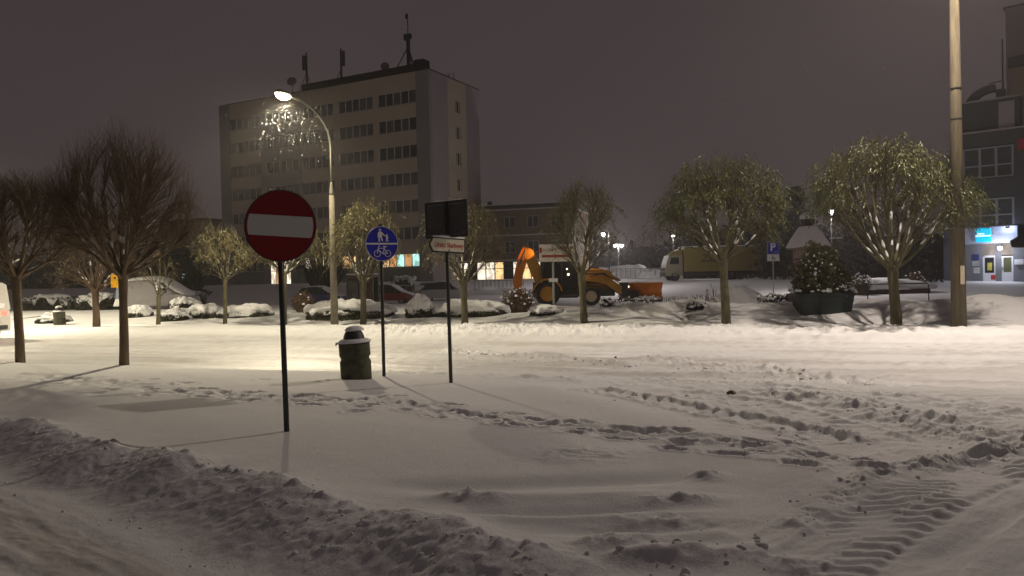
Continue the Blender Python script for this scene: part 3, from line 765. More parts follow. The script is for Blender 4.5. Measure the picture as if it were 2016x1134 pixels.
# ------------------------------------------------------------------ trees
def bez(p0, c, p1, n):
    return [p0 * ((1 - t) ** 2) + c * (2 * t * (1 - t)) + p1 * (t * t) for t in [i / n for i in range(n + 1)]]
def tree(name, base, fork, rx, rz_, zc, label, seed, n1=9, n2=60, n3=520, leaves=2600, trunk_r=0.13, lean=(0, 0), bark=None, leafm=None, twig_r=0.006, spread=1.0, snow=True,
         flat=0.0, group='young street trees', lowcut=-0.35, leaf_len=0.12, leaf_low=0.1, ctrunk=None, upright=0.0, droop=0.5):
    """fork: height where limbs start; crown is an ellipsoid of radii rx (sideways) and rz_ (up) about height zc"""
    rg = random.Random(seed)
    g = ground(*base)
    root = empty(name, (base[0], base[1], g - 0.15), 0, label, 'tree', group)
    f = fork + 0.15; zc = zc + 0.15
    top = Vector((lean[0], lean[1], f))
    tp = [Vector((0, 0, 0)), Vector((lean[0] * 0.3 + 0.01, lean[1] * 0.3, f * 0.35)), Vector((lean[0] * 0.75, lean[1] * 0.75, f * 0.75)), top, top + Vector((0.02, 0.01, 0.18))]
    m = MB(); m.tube(tp, [trunk_r * 1.12, trunk_r * 0.98, trunk_r * 0.88, trunk_r * 1.05, trunk_r * 0.8], 11)
    m.build('trunk', bark, root, True)
    C = Vector((lean[0], lean[1], zc))
    lobes = [(Vector((rg.gauss(0, 1), rg.gauss(0, 1), rg.gauss(0.2, 0.8))).normalized(), rg.uniform(-0.24, 0.26)) for _ in range(11)]
    def shell(q0, q1, zlo):
        while True:
            d = Vector((rg.gauss(0, 1), rg.gauss(0, 1), rg.gauss(0, 1)))
            if d.length < 1e-3: continue
            d.normalize()
            if d.z < zlo: continue
            if d.z < 0 and rg.random() < 0.25: continue
            q = rg.uniform(q0, q1) * (1 + sum(a_ * max(0.0, d.dot(v_)) ** 6 for v_, a_ in lobes))
            p = C + Vector((d.x * rx * q, d.y * rx * q, d.z * rz_ * q))
            if flat and p.z > C.z + rz_ * flat: p.z = C.z + rz_ * (flat + 0.25 * (q * abs(d.z) - flat))
            return p
    limbs = MB(); nodes1 = []; snowm = MB()
    for i in range(n1):
        az = i * 2.399 + rg.uniform(-0.3, 0.3)
        el = 0.35 + 0.95 * ((i + 0.5) / n1)
        e = C + Vector((math.cos(az) * math.cos(el) * rx * 0.62 * spread, math.sin(az) * math.cos(el) * rx * 0.62 * spread, (math.sin(el) - 0.35) * rz_ * 0.75))
        s0 = top + Vector((0, 0, rg.uniform(-0.08, 0.12)))
        c = s0 + (e - s0) * 0.45 + Vector((math.cos(az) * 0.1 * rx, math.sin(az) * 0.1 * rx, -0.12 * rz_ + upright * 0.3))
        P = bez(s0, c, e, 7); r0 = trunk_r * rg.uniform(0.36, 0.52)
        limbs.tube(P, [r0 * (1 - 0.75 * k / 7) for k in range(8)], 6)
        nodes1 += [(P[k], (P[k + 1] - P[k]).normalized(), r0 * (1 - 0.75 * k / 7)) for k in range(1, 7)]
        if snow:
            for a in range(1, 5):
                if rg.random() < 0.5:
                    q = [P[a] + (P[a + 1] - P[a]) * t + Vector((0, 0, r0 * 0.75)) for t in (0.05, 0.35, 0.65, 0.95)]
                    snowm.tube(q, [r0 * 0.25, r0 * 0.62, r0 * 0.55, r0 * 0.2], 6)
    nodes2 = []
    for i in range(n2):
        e = shell(0.55, 0.88, lowcut)
        best = min(rg.sample(nodes1, min(len(nodes1), 26)), key=lambda nd: (e - nd[0]).length * (1.35 - (e - nd[0]).normalized().dot(nd[1])))
        p0, dr, r = best
        c = p0 + dr * (e - p0).length * 0.45 + Vector((0, 0, upright * 0.2))
        P = bez(p0, c, e, 5); r0 = min(r * 0.7, 0.022)
        limbs.tube(P, [r0 * (1 - 0.7 * k / 5) for k in range(6)], 4, cap=False)
        nodes2 += [(P[k], (P[k + 1] - P[k]).normalized(), r0 * (1 - 0.7 * k / 5)) for k in range(1, 5)]
        if snow and rg.random() < 0.22:
            a = rg.choice((0, 1, 2))
            q = [P[a] + (P[a + 1] - P[a]) * t + Vector((0, 0, r0 * 0.9)) for t in (0, 0.3, 0.7, 1)]
            snowm.tube(q, [r0 * 0.4, r0 * 1.0, r0 * 0.9, r0 * 0.3], 5)
    limbs.build('limbs', bark, root, True, fix=False)
    # twigs (vectorised tubes of three sides)
    n3_pts = []; tips = []
    for i in range(n3):
        e = shell(0.80, 1.04, lowcut * 0.9)
        p0, dr, r = min(rg.sample(nodes2, 34), key=lambda nd: (e - nd[0]).length * (1.3 - (e - nd[0]).normalized().dot(nd[1])))
        c = p0 + dr * (e - p0).length * 0.5 + Vector((0, 0, upright * 0.15))
        P = bez(p0, c, e, 4)
        n3_pts.append([tuple(p) for p in P]); tips.append((P, (P[4] - P[3]).normalized()))
    A = np.array(n3_pts)                                   # (n,5,3)
    rad = twig_r * np.array([1.3, 1.1, 0.9, 0.7, 0.35])
    offs = np.array([[math.cos(a), math.sin(a), 0] for a in (0, 2.09, 4.19)])
    Vt = A[:, :, None, :] + offs[None, None] * rad[None, :, None, None]
    n = len(A); idx = np.arange(n * 15).reshape(n, 5, 3)
    F_ = np.stack([idx[:, :-1, :], np.roll(idx[:, :-1, :], -1, 2), np.roll(idx[:, 1:, :], -1, 2), idx[:, 1:, :]], -1).reshape(-1, 4)
    tw = fast_mesh('twigs', Vt.reshape(-1, 3), F_, TWIG if bark is BARK else bark); tag(link('twigs', tw, root), kind='stuff')
    if leaves:
        rn = np.random.default_rng(seed)
        VL = []
        cnt = 0
        weights = [max(0.03, (t[0][4].z - (C.z - rz_ * 0.45)) / (1.3 * rz_)) ** 1.0 if t[0][4].z > C.z - rz_ * (0.35 - leaf_low) else 0.02 for t in tips]
        gaps = [(Vector((rg.gauss(0, 1), rg.gauss(0, 1), rg.gauss(0.3, 0.8))).normalized()) for _ in range(5)]
        pick = rg.choices(tips, weights, k=leaves // 7)
        for P, dr in pick:
            rel = (P[4] - C).normalized()
            if any(rel.dot(g_) > 0.90 for g_ in gaps) and rg.random() < 0.7: continue
            t0 = rg.uniform(0.45, 1.0); i = min(3, int(t0 * 4)); c = P[i] + (P[i + 1] - P[i]) * (t0 * 4 - i)
            sd_ = Vector((dr.x * 0.8 + rg.gauss(0, 0.25), dr.y * 0.8 + rg.gauss(0, 0.25), -0.15 - droop * rg.uniform(0.2, 1.6))).normalized()
            SL = leaf_len * rg.uniform(1.5, 3.6)
            for k in range(7):
                f_ = k / 6
                o = c + sd_ * SL * f_ + Vector((0, 0, -0.25 * SL * f_ * f_)) + Vector((rg.gauss(0, 0.015), rg.gauss(0, 0.015), rg.gauss(0, 0.015)))
                d = (sd_ * 0.7 + Vector((rg.gauss(0, 0.45), rg.gauss(0, 0.45), -droop * 0.8 + rg.gauss(0, 0.3)))).normalized()
                sd = d.cross(Vector((rg.gauss(0, 1), rg.gauss(0, 1), rg.gauss(0, 1)))).normalized()
                L = leaf_len * rg.uniform(0.55, 1.15); w = L * rg.uniform(0.10, 0.17)
                up = d.cross(sd) * L * 0.08
                VL += [tuple(o), tuple(o + d * L * 0.5 + sd * w + up), tuple(o + d * L), tuple(o + d * L * 0.5 - sd * w + up)]
                cnt += 1
        me = fast_mesh('leaves', np.array(VL), np.arange(cnt * 4).reshape(-1, 4), leafm, False)
        tag(link('leaves', me, root), kind='stuff')
    if snow and snowm.v: tag(snowm.build('snow', M_SNOW, root, True, fix=False), kind='stuff')
    return root
BARK = mat('bark', (0.095, 0.085, 0.046), 0.85, var=0.3, vscale=9, bump=0.012, bscale=22, stretch=(1, 1, 0.3))
BARKD = mat('dark_bark', (0.14, 0.10, 0.062), 0.85, var=0.3, vscale=9, bump=0.012, bscale=22, stretch=(1, 1, 0.3))
TWIG = mat('twig_bark', (0.075, 0.062, 0.034), 0.8, var=0.2)
BARKR = mat('reddish_bark', (0.085, 0.052, 0.030), 0.85, var=0.25, vscale=9)
LEAF = mat('willow_leaf', (0.066, 0.080, 0.020), 0.45, spec=0.5, col2=(0.115, 0.122, 0.036), vscale=2.5)
LEAFY = mat('yellow_leaf', (0.105, 0.098, 0.030), 0.45, spec=0.5, col2=(0.165, 0.14, 0.05), vscale=2.5)
LEAFB = mat('brown_leaf', (0.10, 0.07, 0.03), 0.6, spec=0.4, col2=(0.15, 0.11, 0.04), vscale=2.5)
def place(px, py): return G(px, py)
def zat(px, py, Y): return D(px, py, Y).z
def autotree(px, py, fork_y, x0, x1, top_y, bot_y, **kw):
    """a tree whose foot stands at a pixel of the photograph; its size follows from the distance of the foot"""
    b = G(px, py); Y = b[1]
    fk = D(px, fork_y, Y); g = ground(*b)
    cx = D((x0 + x1) / 2, fork_y, Y).x
    zt, zb = zat(px, top_y, Y), zat(px, bot_y, Y)
    rx = (x1 - x0) / 2 * Y / FPX
    zc = zb + (zt - zb) * 0.42
    lx = (D((x0 + x1) / 2, fork_y, Y).x - b[0])
    return tree(base=b, fork=fk.z - g, rx=rx, rz_=zt - zc, zc=zc - g, lean=(fk.x - b[0] + 0.25 * (lx - (fk.x - b[0])), 0), **kw)
autotree(1430, 645, 515, 1258, 1552, 292, 545, name='street_tree', label='full round willow in front of the yellow lorry', seed=11, n1=11, n2=95, n3=1500, leaves=12000, trunk_r=0.145, bark=BARK, leafm=LEAF, lowcut=-0.35)
autotree(1765, 648, 535, 1560, 1908, 266, 515, name='street_tree', label='widest leafy willow, between the green planter and the thick pole', seed=12, n1=12, n2=110, n3=1800, leaves=15000, trunk_r=0.155, bark=BARK, leafm=LEAF, lowcut=-0.4)
autotree(1150, 642, 540, 1040, 1215, 350, 560, name='street_tree', label='thin half-bare willow in front of the yellow loader', seed=13, n1=10, n2=80, n3=900, leaves=3000, trunk_r=0.125, bark=BARK, leafm=LEAF, lowcut=-0.4)
autotree(915, 641, 560, 812, 1000, 378, 575, name='street_tree', label='willow behind the Urząd Skarbowy arrow sign', seed=14, n1=10, n2=80, n3=850, leaves=3000, trunk_r=0.13, bark=BARK, leafm=LEAFY, lowcut=-0.4)
autotree(715, 641, 556, 640, 792, 392, 575, name='street_tree', label='pale yellow willow between the lamp post and the blue cycle sign', seed=15, n1=10, n2=85, n3=850, leaves=6500, trunk_r=0.12, bark=BARK, leafm=LEAFY, lowcut=-0.35)
autotree(559, 642, 545, 482, 640, 425, 560, name='street_tree', label='willow mostly hidden behind the red no-entry sign', seed=16, n1=9, n2=70, n3=650, leaves=2600, trunk_r=0.11, bark=BARK, leafm=LEAFY, lowcut=-0.35)
autotree(443, 641, 557, 392, 498, 438, 575, name='street_tree', label='slim small tree with few yellowed leaves left of the no-entry sign', seed=17, n1=8, n2=50, n3=420, leaves=2200, trunk_r=0.085, bark=BARK, leafm=LEAFY, lowcut=-0.35, leaf_low=0.3)
autotree(311, 642, 585, 270, 365, 480, 600, name='street_tree', label='small cut-back tree with bare stubby limbs near the snow-covered van', seed=18, n1=6, n2=24, n3=160, leaves=260, trunk_r=0.09, bark=BARK, leafm=LEAFB, lowcut=-0.1)
autotree(190, 646, 572, 92, 268, 425, 605, name='street_tree', label='brownish tree across the road behind the tall bare tree', seed=19, n1=10, n2=80, n3=900, leaves=1500, trunk_r=0.145, bark=BARKR, leafm=LEAFB, lowcut=-0.45)
autotree(244, 720, 545, 58, 415, 272, 590, name='bare_tree', label='bare fan-shaped tree at the near kerb in front of the yellow children sign', seed=21, n1=15, n2=200, n3=4200, leaves=0, trunk_r=0.095, bark=BARKD, leafm=None, lowcut=-0.30, snow=True, upright=0.3, spread=1.25, twig_r=0.0036, group='bare trees at the near kerb')
autotree(40, 713, 545, -150, 160, 308, 600, name='bare_tree', label='bare tree at the near kerb beside the tail of the passing van', seed=22, n1=14, n2=180, n3=3600, leaves=0, trunk_r=0.10, bark=BARKD, leafm=None, lowcut=-0.30, snow=True, upright=0.3, spread=1.25, twig_r=0.0036, group='bare trees at the near kerb')

# ------------------------------------------------------------------ the office tower
M_CREAM = mat('cream_render', (0.47, 0.41, 0.315), 0.9, var=0.07, vscale=0.35, bump=0.004, bscale=30)
M_GREYP = mat('grey_render', (0.24, 0.225, 0.225), 0.9, var=0.10, vscale=0.3, bump=0.004, bscale=30)
M_MAUVE = mat('mauve_grey_render', (0.32, 0.28, 0.295), 0.9, var=0.08, vscale=0.3, bump=0.004, bscale=30)
M_PLINTH = mat('plinth_render', (0.17, 0.185, 0.17), 0.9, var=0.12, vscale=0.4)
M_FRAME = mat('window_frame', (0.62, 0.59, 0.55), 0.6)
M_PANE = mat('dark_pane', (0.020, 0.020, 0.024), 0.12, spec=0.5, var=0.3, vscale=0.5)
M_PANE2 = mat('curtained_pane', (0.085, 0.075, 0.072), 0.25, spec=0.5, var=0.35, vscale=1.1)
M_ROOF = mat('roof_felt', (0.018, 0.017, 0.018), 0.9, var=0.3)
def lit(name, col, st, bars=0.0):
    m = mat(name, (0.2, 0.18, 0.15), 0.4, emit=col, estr=st)
    nt = m.node_tree; b = nt.nodes['Principled BSDF']
    tc = nt.nodes.new('ShaderNodeTexCoord'); mp = nt.nodes.new('ShaderNodeMapping'); mp.inputs['Scale'].default_value = (1.3, 1.3, 0.8)
    v = nt.nodes.new('ShaderNodeTexVoronoi'); v.inputs['Scale'].default_value = 1.6
    nt.links.new(tc.outputs['Object'], mp.inputs[0]); nt.links.new(mp.outputs[0], v.inputs['Vector'])
    sep = nt.nodes.new('ShaderNodeSeparateColor'); nt.links.new(v.outputs['Color'], sep.inputs[0])
    mr = nt.nodes.new('ShaderNodeMapRange'); mr.inputs['To Min'].default_value = st * 0.35; mr.inputs['To Max'].default_value = st * 1.25
    nt.links.new(sep.outputs[0], mr.inputs['Value']); nt.links.new(mr.outputs[0], b.inputs['Emission Strength'])
    return m
LIT_WARM = lit('lit_room_warm', (1.0, 0.62, 0.28), 1.3)
LIT_ORANGE = lit('lit_room_orange', (1.0, 0.50, 0.20), 0.75)
LIT_COOL = lit('lit_room_cool', (0.55, 1.0, 0.90), 1.2)
LIT_PALE = lit('lit_room_pale', (1.0, 0.86, 0.66), 1.5)

TW, TD, TB, TT = 34.33, 11.45, 1.0, 26.1
tl = D(431, 210, 102)
TROT = R(-27.78)
tower = empty('office_tower', (tl.x, tl.y, 0), TROT, 'seven-storey cream and grey office block with aerials on its roof', 'building')
GR = [(1.97, 7.56), (8.57, 14.16), (14.77, 20.04), (20.85, 26.21), (26.96, 32.48)]
ROWS = [(24.12 - 3.19 * k - 1.55, 24.12 - 3.19 * k) for k in range(7)]
REC = 0.22
m = MB(); m.box(0.3, TW - 0.3, REC + 0.12, TD - 0.3, TB, TT - 0.1); m.build('core', M_ROOF, tower)
# strips of wall between and beside the window bands, full height
xs = [0.0] + [v for gpr in GR for v in gpr] + [TW]
for i in range(0, len(xs), 2):
    a, b = xs[i], xs[i + 1]
    if i in (0,):
        m = MB(); m.box(a, b, 0, 0.5, TB, TT); m.build('wall_strip', M_GREYP, tower)
    elif i == len(xs) - 2:
        m = MB(); m.box(a + 0.02, TW, 0, 0.5, TB, TT); m.build('wall_strip', M_GREYP, tower)
    else:
        m = MB(); m.box(a, b, 0, 0.5, TB, TT - 1.9); m.build('wall_strip', M_GREYP if i in (2, 4) else M_CREAM, tower)
for gi, (a, b) in enumerate(GR):
    mm = M_GREYP if gi == 1 else M_CREAM
    edges = [TT] + [z for r in ROWS for z in (r[1], r[0])] + [TB]
    for k in range(0, len(edges), 2):
        if edges[k] - edges[k + 1] < 0.05: continue
        lo = edges[k + 1]; mat_ = mm
        if k == len(edges) - 2: mat_ = M_PLINTH
        m = MB(); m.box(a, b, 0.003, 0.45, lo, edges[k] if k else TT - 1.9 + 0.0); m.build('spandrel', mat_, tower)
m = MB(); m.box(xs[1], xs[-2], 0.001, 0.5, TT - 1.9, TT); m.build('parapet', M_CREAM, tower)
pane_mesh = {}
for gi, (a, b) in enumerate(GR):
    for ri, (z0, z1) in enumerate(ROWS):
        n = 5; w = (b - a) / n
        f = MB()
        f.box(a, b, 0.16, 0.24, z0, z0 + 0.07); f.box(a, b, 0.16, 0.24, z1 - 0.07, z1)
        for k in range(n + 1):
            c = a + k * w; f.box(max(a, c - 0.05), min(b, c + 0.05), 0.155, 0.238, z0 + 0.07, z1 - 0.07)
        fo = f.build('window', M_FRAME, tower)
        sl = MB(); sl.box(a - 0.03, b + 0.03, -0.06, 0.16, z0 - 0.06, z0); sl.build('sill', M_MAUVE, fo)
        rg = random.Random(gi * 31 + ri)
        for k in range(n):
            if ri == 6 and gi == 4: mm = (LIT_WARM, LIT_ORANGE, LIT_COOL, LIT_ORANGE, LIT_COOL)[k]
            elif ri == 6 and gi == 2: mm = LIT_PALE
            elif ri == 6 and gi == 3 and k < 2: mm = LIT_WARM
            else: mm = M_PANE2 if rg.random() < 0.45 else M_PANE
            p = MB(); p.box(a + k * w + 0.05, a + (k + 1) * w - 0.05, 0.195, 0.205, z0 + 0.07, z1 - 0.07); p.build('pane', mm, fo)
# side wall in three strips, small windows in the middle one
SB = [0.52, 4.0, 8.2, TD]
for i, mm in enumerate((M_MAUVE, M_CREAM, M_MAUVE)):
    if i != 1:
        m = MB(); m.box(TW - 0.45, TW - 0.002, SB[i], SB[i + 1], TB, TT - 0.002); m.build('wall_strip', mm, tower)
    else:
        m = MB(); m.box(TW - 0.45, TW, SB[1], 5.75, TB, TT); m.build('wall_strip', mm, tower)
        m = MB(); m.box(TW - 0.45, TW, 6.85, SB[2], TB, TT); m.build('wall_strip', mm, tower)
        zz = [TB] + [z for r in ROWS[::-1] for z in (r[0] - 0.35, r[1] - 0.45)] + [TT]
        for k in range(0, len(zz), 2):
            m = MB(); m.box(TW - 0.45, TW - 0.001, 5.75, 6.85, zz[k], zz[k + 1]); m.build('spandrel', mm, tower)
        for k in range(1, len(zz) - 1, 2):
            f = MB(); f.box(TW - 0.30, TW - 0.22, 5.75, 5.83, zz[k], zz[k + 1]); f.box(TW - 0.30, TW - 0.22, 6.77, 6.85, zz[k], zz[k + 1]); f.box(TW - 0.299, TW - 0.221, 6.26, 6.34, zz[k], zz[k + 1])
            fo = f.build('window', M_FRAME, tower)
            for y0, y1 in ((5.83, 6.26), (6.34, 6.77)):
                p = MB(); p.box(TW - 0.27, TW - 0.255, y0, y1, zz[k], zz[k + 1]); p.build('pane', M_PANE, fo)
m = MB(); m.box(0, 0.45, 0.52, TD, TB, TT - 0.003); m.build('wall_strip', M_GREYP, tower)
m = MB(); m.box(0.46, TW - 0.46, TD - 0.3, TD, TB, TT - 0.004); m.build('wall_strip', M_GREYP, tower)
m = MB(); m.box(-0.06, TW + 0.06, -0.06, TD + 0.06, TT + 0.002, TT + 0.10); rf = m.build('roof', M_ROOF, tower)
m = MB(); m.box(13.5, 31.5, 1.6, 7.0, TT + 0.10, TT + 1.45); m.build('plant_room', M_ROOF, rf)
m = MB(); m.box(14, 20.5, 1.2, 1.5, TT + 0.9, TT + 1.15); m.box(14, 14.2, 1.2, 1.5, TT + 0.1, TT + 0.9); m.box(17, 17.2, 1.2, 1.5, TT + 0.1, TT + 0.9); m.box(20.3, 20.5, 1.2, 1.5, TT + 0.1, TT + 0.9); m.build('duct', M_ROOF, rf)
m = MB(); m.box(30.2, 31.6, 3.0, 4.4, TT + 1.45, TT + 2.4); m.build('hatch', M_ROOF, rf)
m = MB()
for X0, X1 in ((32.6, 33.2), (33.4, 34.0)):
    m.tube([(X0, 6.0, TT + 0.1), (X0, 6.0, TT + 1.0), (X1, 6.0, TT + 1.0), (X1, 6.0, TT + 0.1)], 0.05, 5)
m.build('railing', M_DARK, rf)
# entrance on the ground floor
e = MB(); e.box(8.9, 9.0, -0.05, 0.0, 1.75, 4.3); e.box(12.4, 12.5, -0.05, 0.0, 1.75, 4.3); e.box(8.9, 12.5, -0.05, 0.0, 4.3, 4.45)
en = e.build('entrance_frame', M_FRAME, tower)
for k, mm in enumerate((LIT_PALE, LIT_ORANGE, M_PANE, LIT_PALE)):
    p = MB(); p.box(9.03 + k * 0.85, 9.83 + k * 0.85, -0.03, -0.015, 1.75, 4.25); p.build('pane', mm, en)

def on_roof(x, y): 
    c, s = math.cos(TROT), math.sin(TROT)
    return (tl.x + x * c - y * s, tl.y + x * s + y * c)
def roof_at(px, back):
    """roof position seen at column px, 'back' metres behind the front edge"""
    n_ = Vector((math.sin(TROT), -math.cos(TROT))); o = Vector((tl.x, tl.y)) - n_ * back
    r = ray(px + 8, 150); t = o.dot(n_) / (r.x * n_.x + r.y * n_.y)
    return r.x * t, r.y * t
M_MAST = mat('mast_steel', (0.03, 0.028, 0.028), 0.7, metal=0.3)
x, y = roof_at(797, 4.8)
root = empty('aerial_mast', (x, y, TT + 0.05), TROT, 'tallest roof mast braced by a tripod', 'aerial mast', 'aerial masts on the tower roof')
m = MB(); m.tube([(0, 0, 0), (0, 0, 6.0)], 0.24, 8); m.tube([(0, 0, 6.0), (0, 0, 8.8)], 0.07, 6); m.build('pole', M_MAST, root)
m = MB()
for dx, dy in ((-3.0, -0.6), (1.9, -0.6), (-0.3, 2.2)): m.tube([(dx, dy, 0), (0, 0, 4.8)], 0.07, 5)
m.tube([(-1.45, -0.3, 2.4), (0.93, -0.3, 2.4)], 0.05, 5); m.build('tripod', M_MAST, root)
m = MB(); m.box(-0.5, -0.12, -0.25, 0.1, 5.6, 6.35); m.box(0.14, 0.5, -0.2, 0.1, 5.7, 6.3); m.box(-0.14, 0.12, -0.3, -0.1, 8.2, 8.8); m.build('aerial_head', M_MAST, root)
for px, back, h, side, lab in ((664, 3.6, 5.8, 1, 'roof mast with a panel aerial above the curved lamp arm'), (596, 3.0, 6.0, -1, 'leftmost roof mast with a panel aerial')):
    x, y = roof_at(px, back)
    root = empty('aerial_mast', (x, y, TT + 0.05), TROT, lab, 'aerial mast', 'aerial masts on the tower roof')
    m = MB(); m.tube([(0, 0, 0), (0, 0, h)], [0.2, 0.09], 7); m.build('pole', M_MAST, root)
    m = MB(); m.bbox(side * 0.12 if side > 0 else -0.62, 0.62 if side > 0 else -0.12, -0.25, 0.15, h - 2.3, h - 0.35, 0.08); m.build('panel_aerial', mat('panel_aerial', (0.10, 0.10, 0.105), 0.6), root)
    m = MB()
    for dx, dy in ((-1.7, -0.3), (-1.2, 1.0), (1.2, 0.3) if side < 0 else (-0.6, 1.4)): m.tube([(dx, dy, 0), (0, 0, h * 0.55)], 0.045, 5)
    m.build('stay', M_MAST, root)
for px, py, back, r, lab in ((752, 122, 3.0, 0.55, 'small satellite dish on the roof beside the tripod mast'), (568, 155, 2.0, 0.65, 'satellite dish on the roof above the lit street lamp')):
    x, y = roof_at(px, back)
    root = empty('satellite_dish', (x, y, TT + 0.05), TROT, lab, 'satellite dish', 'satellite dishes on the tower roof')
    m = MB(); m.tube([(0, 0, 0), (0, 0, 1.9)], 0.06, 6); m.build('pole', M_MAST, root)
    m = MB(); m.lathe([(0.05, 0), (r * 0.6, 0.06), (r, 0.2), (r, 0.22), (r * 0.55, 0.1), (0.03, 0.05)], 16); m.build('dish', mat('dish_grey', (0.14, 0.13, 0.13), 0.6), root, True, loc=(0, -0.1, 2.1), rot=(R(75), 0, R(25)))

# ------------------------------------------------------------------ low wing left of the tower
M_OLIVE = mat('olive_brown_render', (0.075, 0.066, 0.048), 0.9, var=0.15, vscale=0.4)
c, s = math.cos(TROT), math.sin(TROT)
wing = empty('low_office_wing', (tl.x - 38 * c, tl.y - 38 * s + 1.0, 0), TROT, 'dark three-storey office wing joined to the left of the tower', 'building')
m = MB(); m.box(0, 37.9, 0.2, 11, 0.5, 10.6); m.build('wall', M_OLIVE, wing)
m = MB(); m.box(-0.2, 38.0, 0.0, 11.2, 10.6, 10.85); m.box(22, 30, 3, 8, 10.85, 11.7); m.build('roof', M_ROOF, wing)
m = MB(); m.box(0, 37.9, 0.12, 0.2, 6.4, 6.55); m.build('ledge', M_MAUVE, wing)
for k in range(8):
    for r_, z0 in enumerate((2.6, 7.6)):
        x0 = 1.2 + k * 4.6
        f = MB(); f.box(x0, x0 + 2.6, 0.13, 0.2, z0, z0 + 0.1); f.box(x0, x0 + 2.6, 0.13, 0.2, z0 + 1.5, z0 + 1.6)
        for q in (0, 1.25, 2.5): f.box(x0 + q, x0 + q + 0.1, 0.125, 0.199, z0 + 0.1, z0 + 1.5)
        fo = f.build('window', M_GREYP, wing)
        for q in (0.1, 1.35):
            p = MB(); p.box(x0 + q, x0 + q + 1.15, 0.16, 0.19, z0 + 0.1, z0 + 1.5)
            p.build('pane', lit('lit_room_white', (0.85, 0.95, 1.0), 1.2) if (k, r_) == (6, 0) and q < 1 else M_PANE, fo)

# ------------------------------------------------------------------ brick building right of the tower
cr = D(1125, 398, 88); clf = D(955, 410, 91); crt = D(1195, 415, 97)
dv = Vector((cr.x - clf.x, cr.y - clf.y)); BW = dv.length + 6.0; ang = math.atan2(dv.y, dv.x)
M_BRICK = mat('brown_brick', (0.105, 0.070, 0.042), 0.9, var=0.22, vscale=1.5, bump=0.004, bscale=40)
o2 = Vector((cr.x, cr.y)) - Vector((math.cos(ang), math.sin(ang))) * BW
bb = empty('brick_building', (o2.x, o2.y, 0), ang, 'brown three-storey building with lit ground-floor windows behind the loader', 'building')
BT = 10.55
m = MB(); m.box(0, BW, 0.3, 10.5, 0.8, BT - 0.001); m.build('core', M_BRICK, bb)
wins = [(BW - 2.6 - k * 2.9, BW - 1.2 - k * 2.9) for k in range(5)]
cols = [BW] + [v for a, b in wins for v in (b, a)] + [0]
for i in range(0, len(cols), 2):
    m = MB(); m.box(cols[i + 1], cols[i], 0, 0.3, 4.1, BT - 0.5); m.build('pier', M_BRICK, bb)
LV = [(4.9, 6.3), (7.9, 9.3)]
for a, b in wins:
    zz = [4.1, 4.9, 6.3, 7.9, 9.3, BT - 0.5]
    for k in (0, 2, 4):
        m = MB(); m.box(a, b, 0.004, 0.29, zz[k], zz[k + 1]); m.build('spandrel', M_BRICK, bb)
    for z0, z1 in LV:
        f = MB()
        for q in (0, (b - a) / 2 - 0.05, b - a - 0.1): f.box(a + q, a + q + 0.1, 0.14, 0.2, z0, z1)
        f.box(a + 0.1, b - 0.1, 0.142, 0.198, z0, z0 + 0.08); f.box(a + 0.1, b - 0.1, 0.142, 0.198, z1 - 0.08, z1)
        fo = f.build('window', mat('dull_frame', (0.24, 0.22, 0.2), 0.6), bb)
        for q0, q1 in ((a + 0.1, (a + b) / 2 - 0.05), ((a + b) / 2 + 0.05, b - 0.1)):
            p = MB(); p.box(q0, q1, 0.17, 0.19, z0 + 0.08, z1 - 0.08); p.build('pane', M_PANE, fo)
m = MB(); m.box(-0.1, BW + 0.1, -0.12, 0.31, 6.95, 7.1); m.build('ledge', M_MAUVE, bb)
m = MB(); m.box(-0.1, BW + 0.1, -0.25, 10.7, BT - 0.5, BT - 0.35); m.build('eaves', M_MAUVE, bb)
m = MB(); m.box(-0.05, BW + 0.05, -0.2, 10.6, BT - 0.35, BT + 0.15); m.box(BW - 11.4, BW - 10.9, 3, 3.5, BT + 0.15, BT + 1.0); r_ = m.build('roof', M_ROOF, bb)
m = MB(); m.box(0.2, BW - 0.2, -0.1, 0.0, BT + 0.15, BT + 0.22); m.build('snow', M_SNOW, r_)
# glazed ground floor
m = MB(); m.box(-1, BW - 2.0, -0.6, 0.3, 3.95, 4.1); m.build('canopy', M_MAUVE, bb)
nb = 0
x0 = BW - 16.6
while x0 < BW - 3:
    w = 1.15
    dark = (nb % 4 == 3)
    f = MB(); f.box(x0, x0 + 0.1, -0.05, 0.28, 1.5, 3.9); f.box(x0 + 0.1, x0 + w, -0.04, 0.27, 3.0, 3.08); f.box(x0 + 0.1, x0 + w, -0.04, 0.27, 3.8, 3.9); f.box(x0 + 0.1, x0 + w, -0.04, 0.27, 1.5, 1.75)
    fo = f.build('shop_window', M_DARK if not dark else M_BRICK, bb)
    for z0, z1 in ((1.75, 3.0), (3.08, 3.8)):
        p = MB(); p.box(x0 + 0.1, x0 + w, 0.1, 0.14, z0, z1); p.build('pane', M_PANE if dark else (LIT_PALE if nb % 3 else LIT_WARM), fo)
    x0 += w; nb += 1

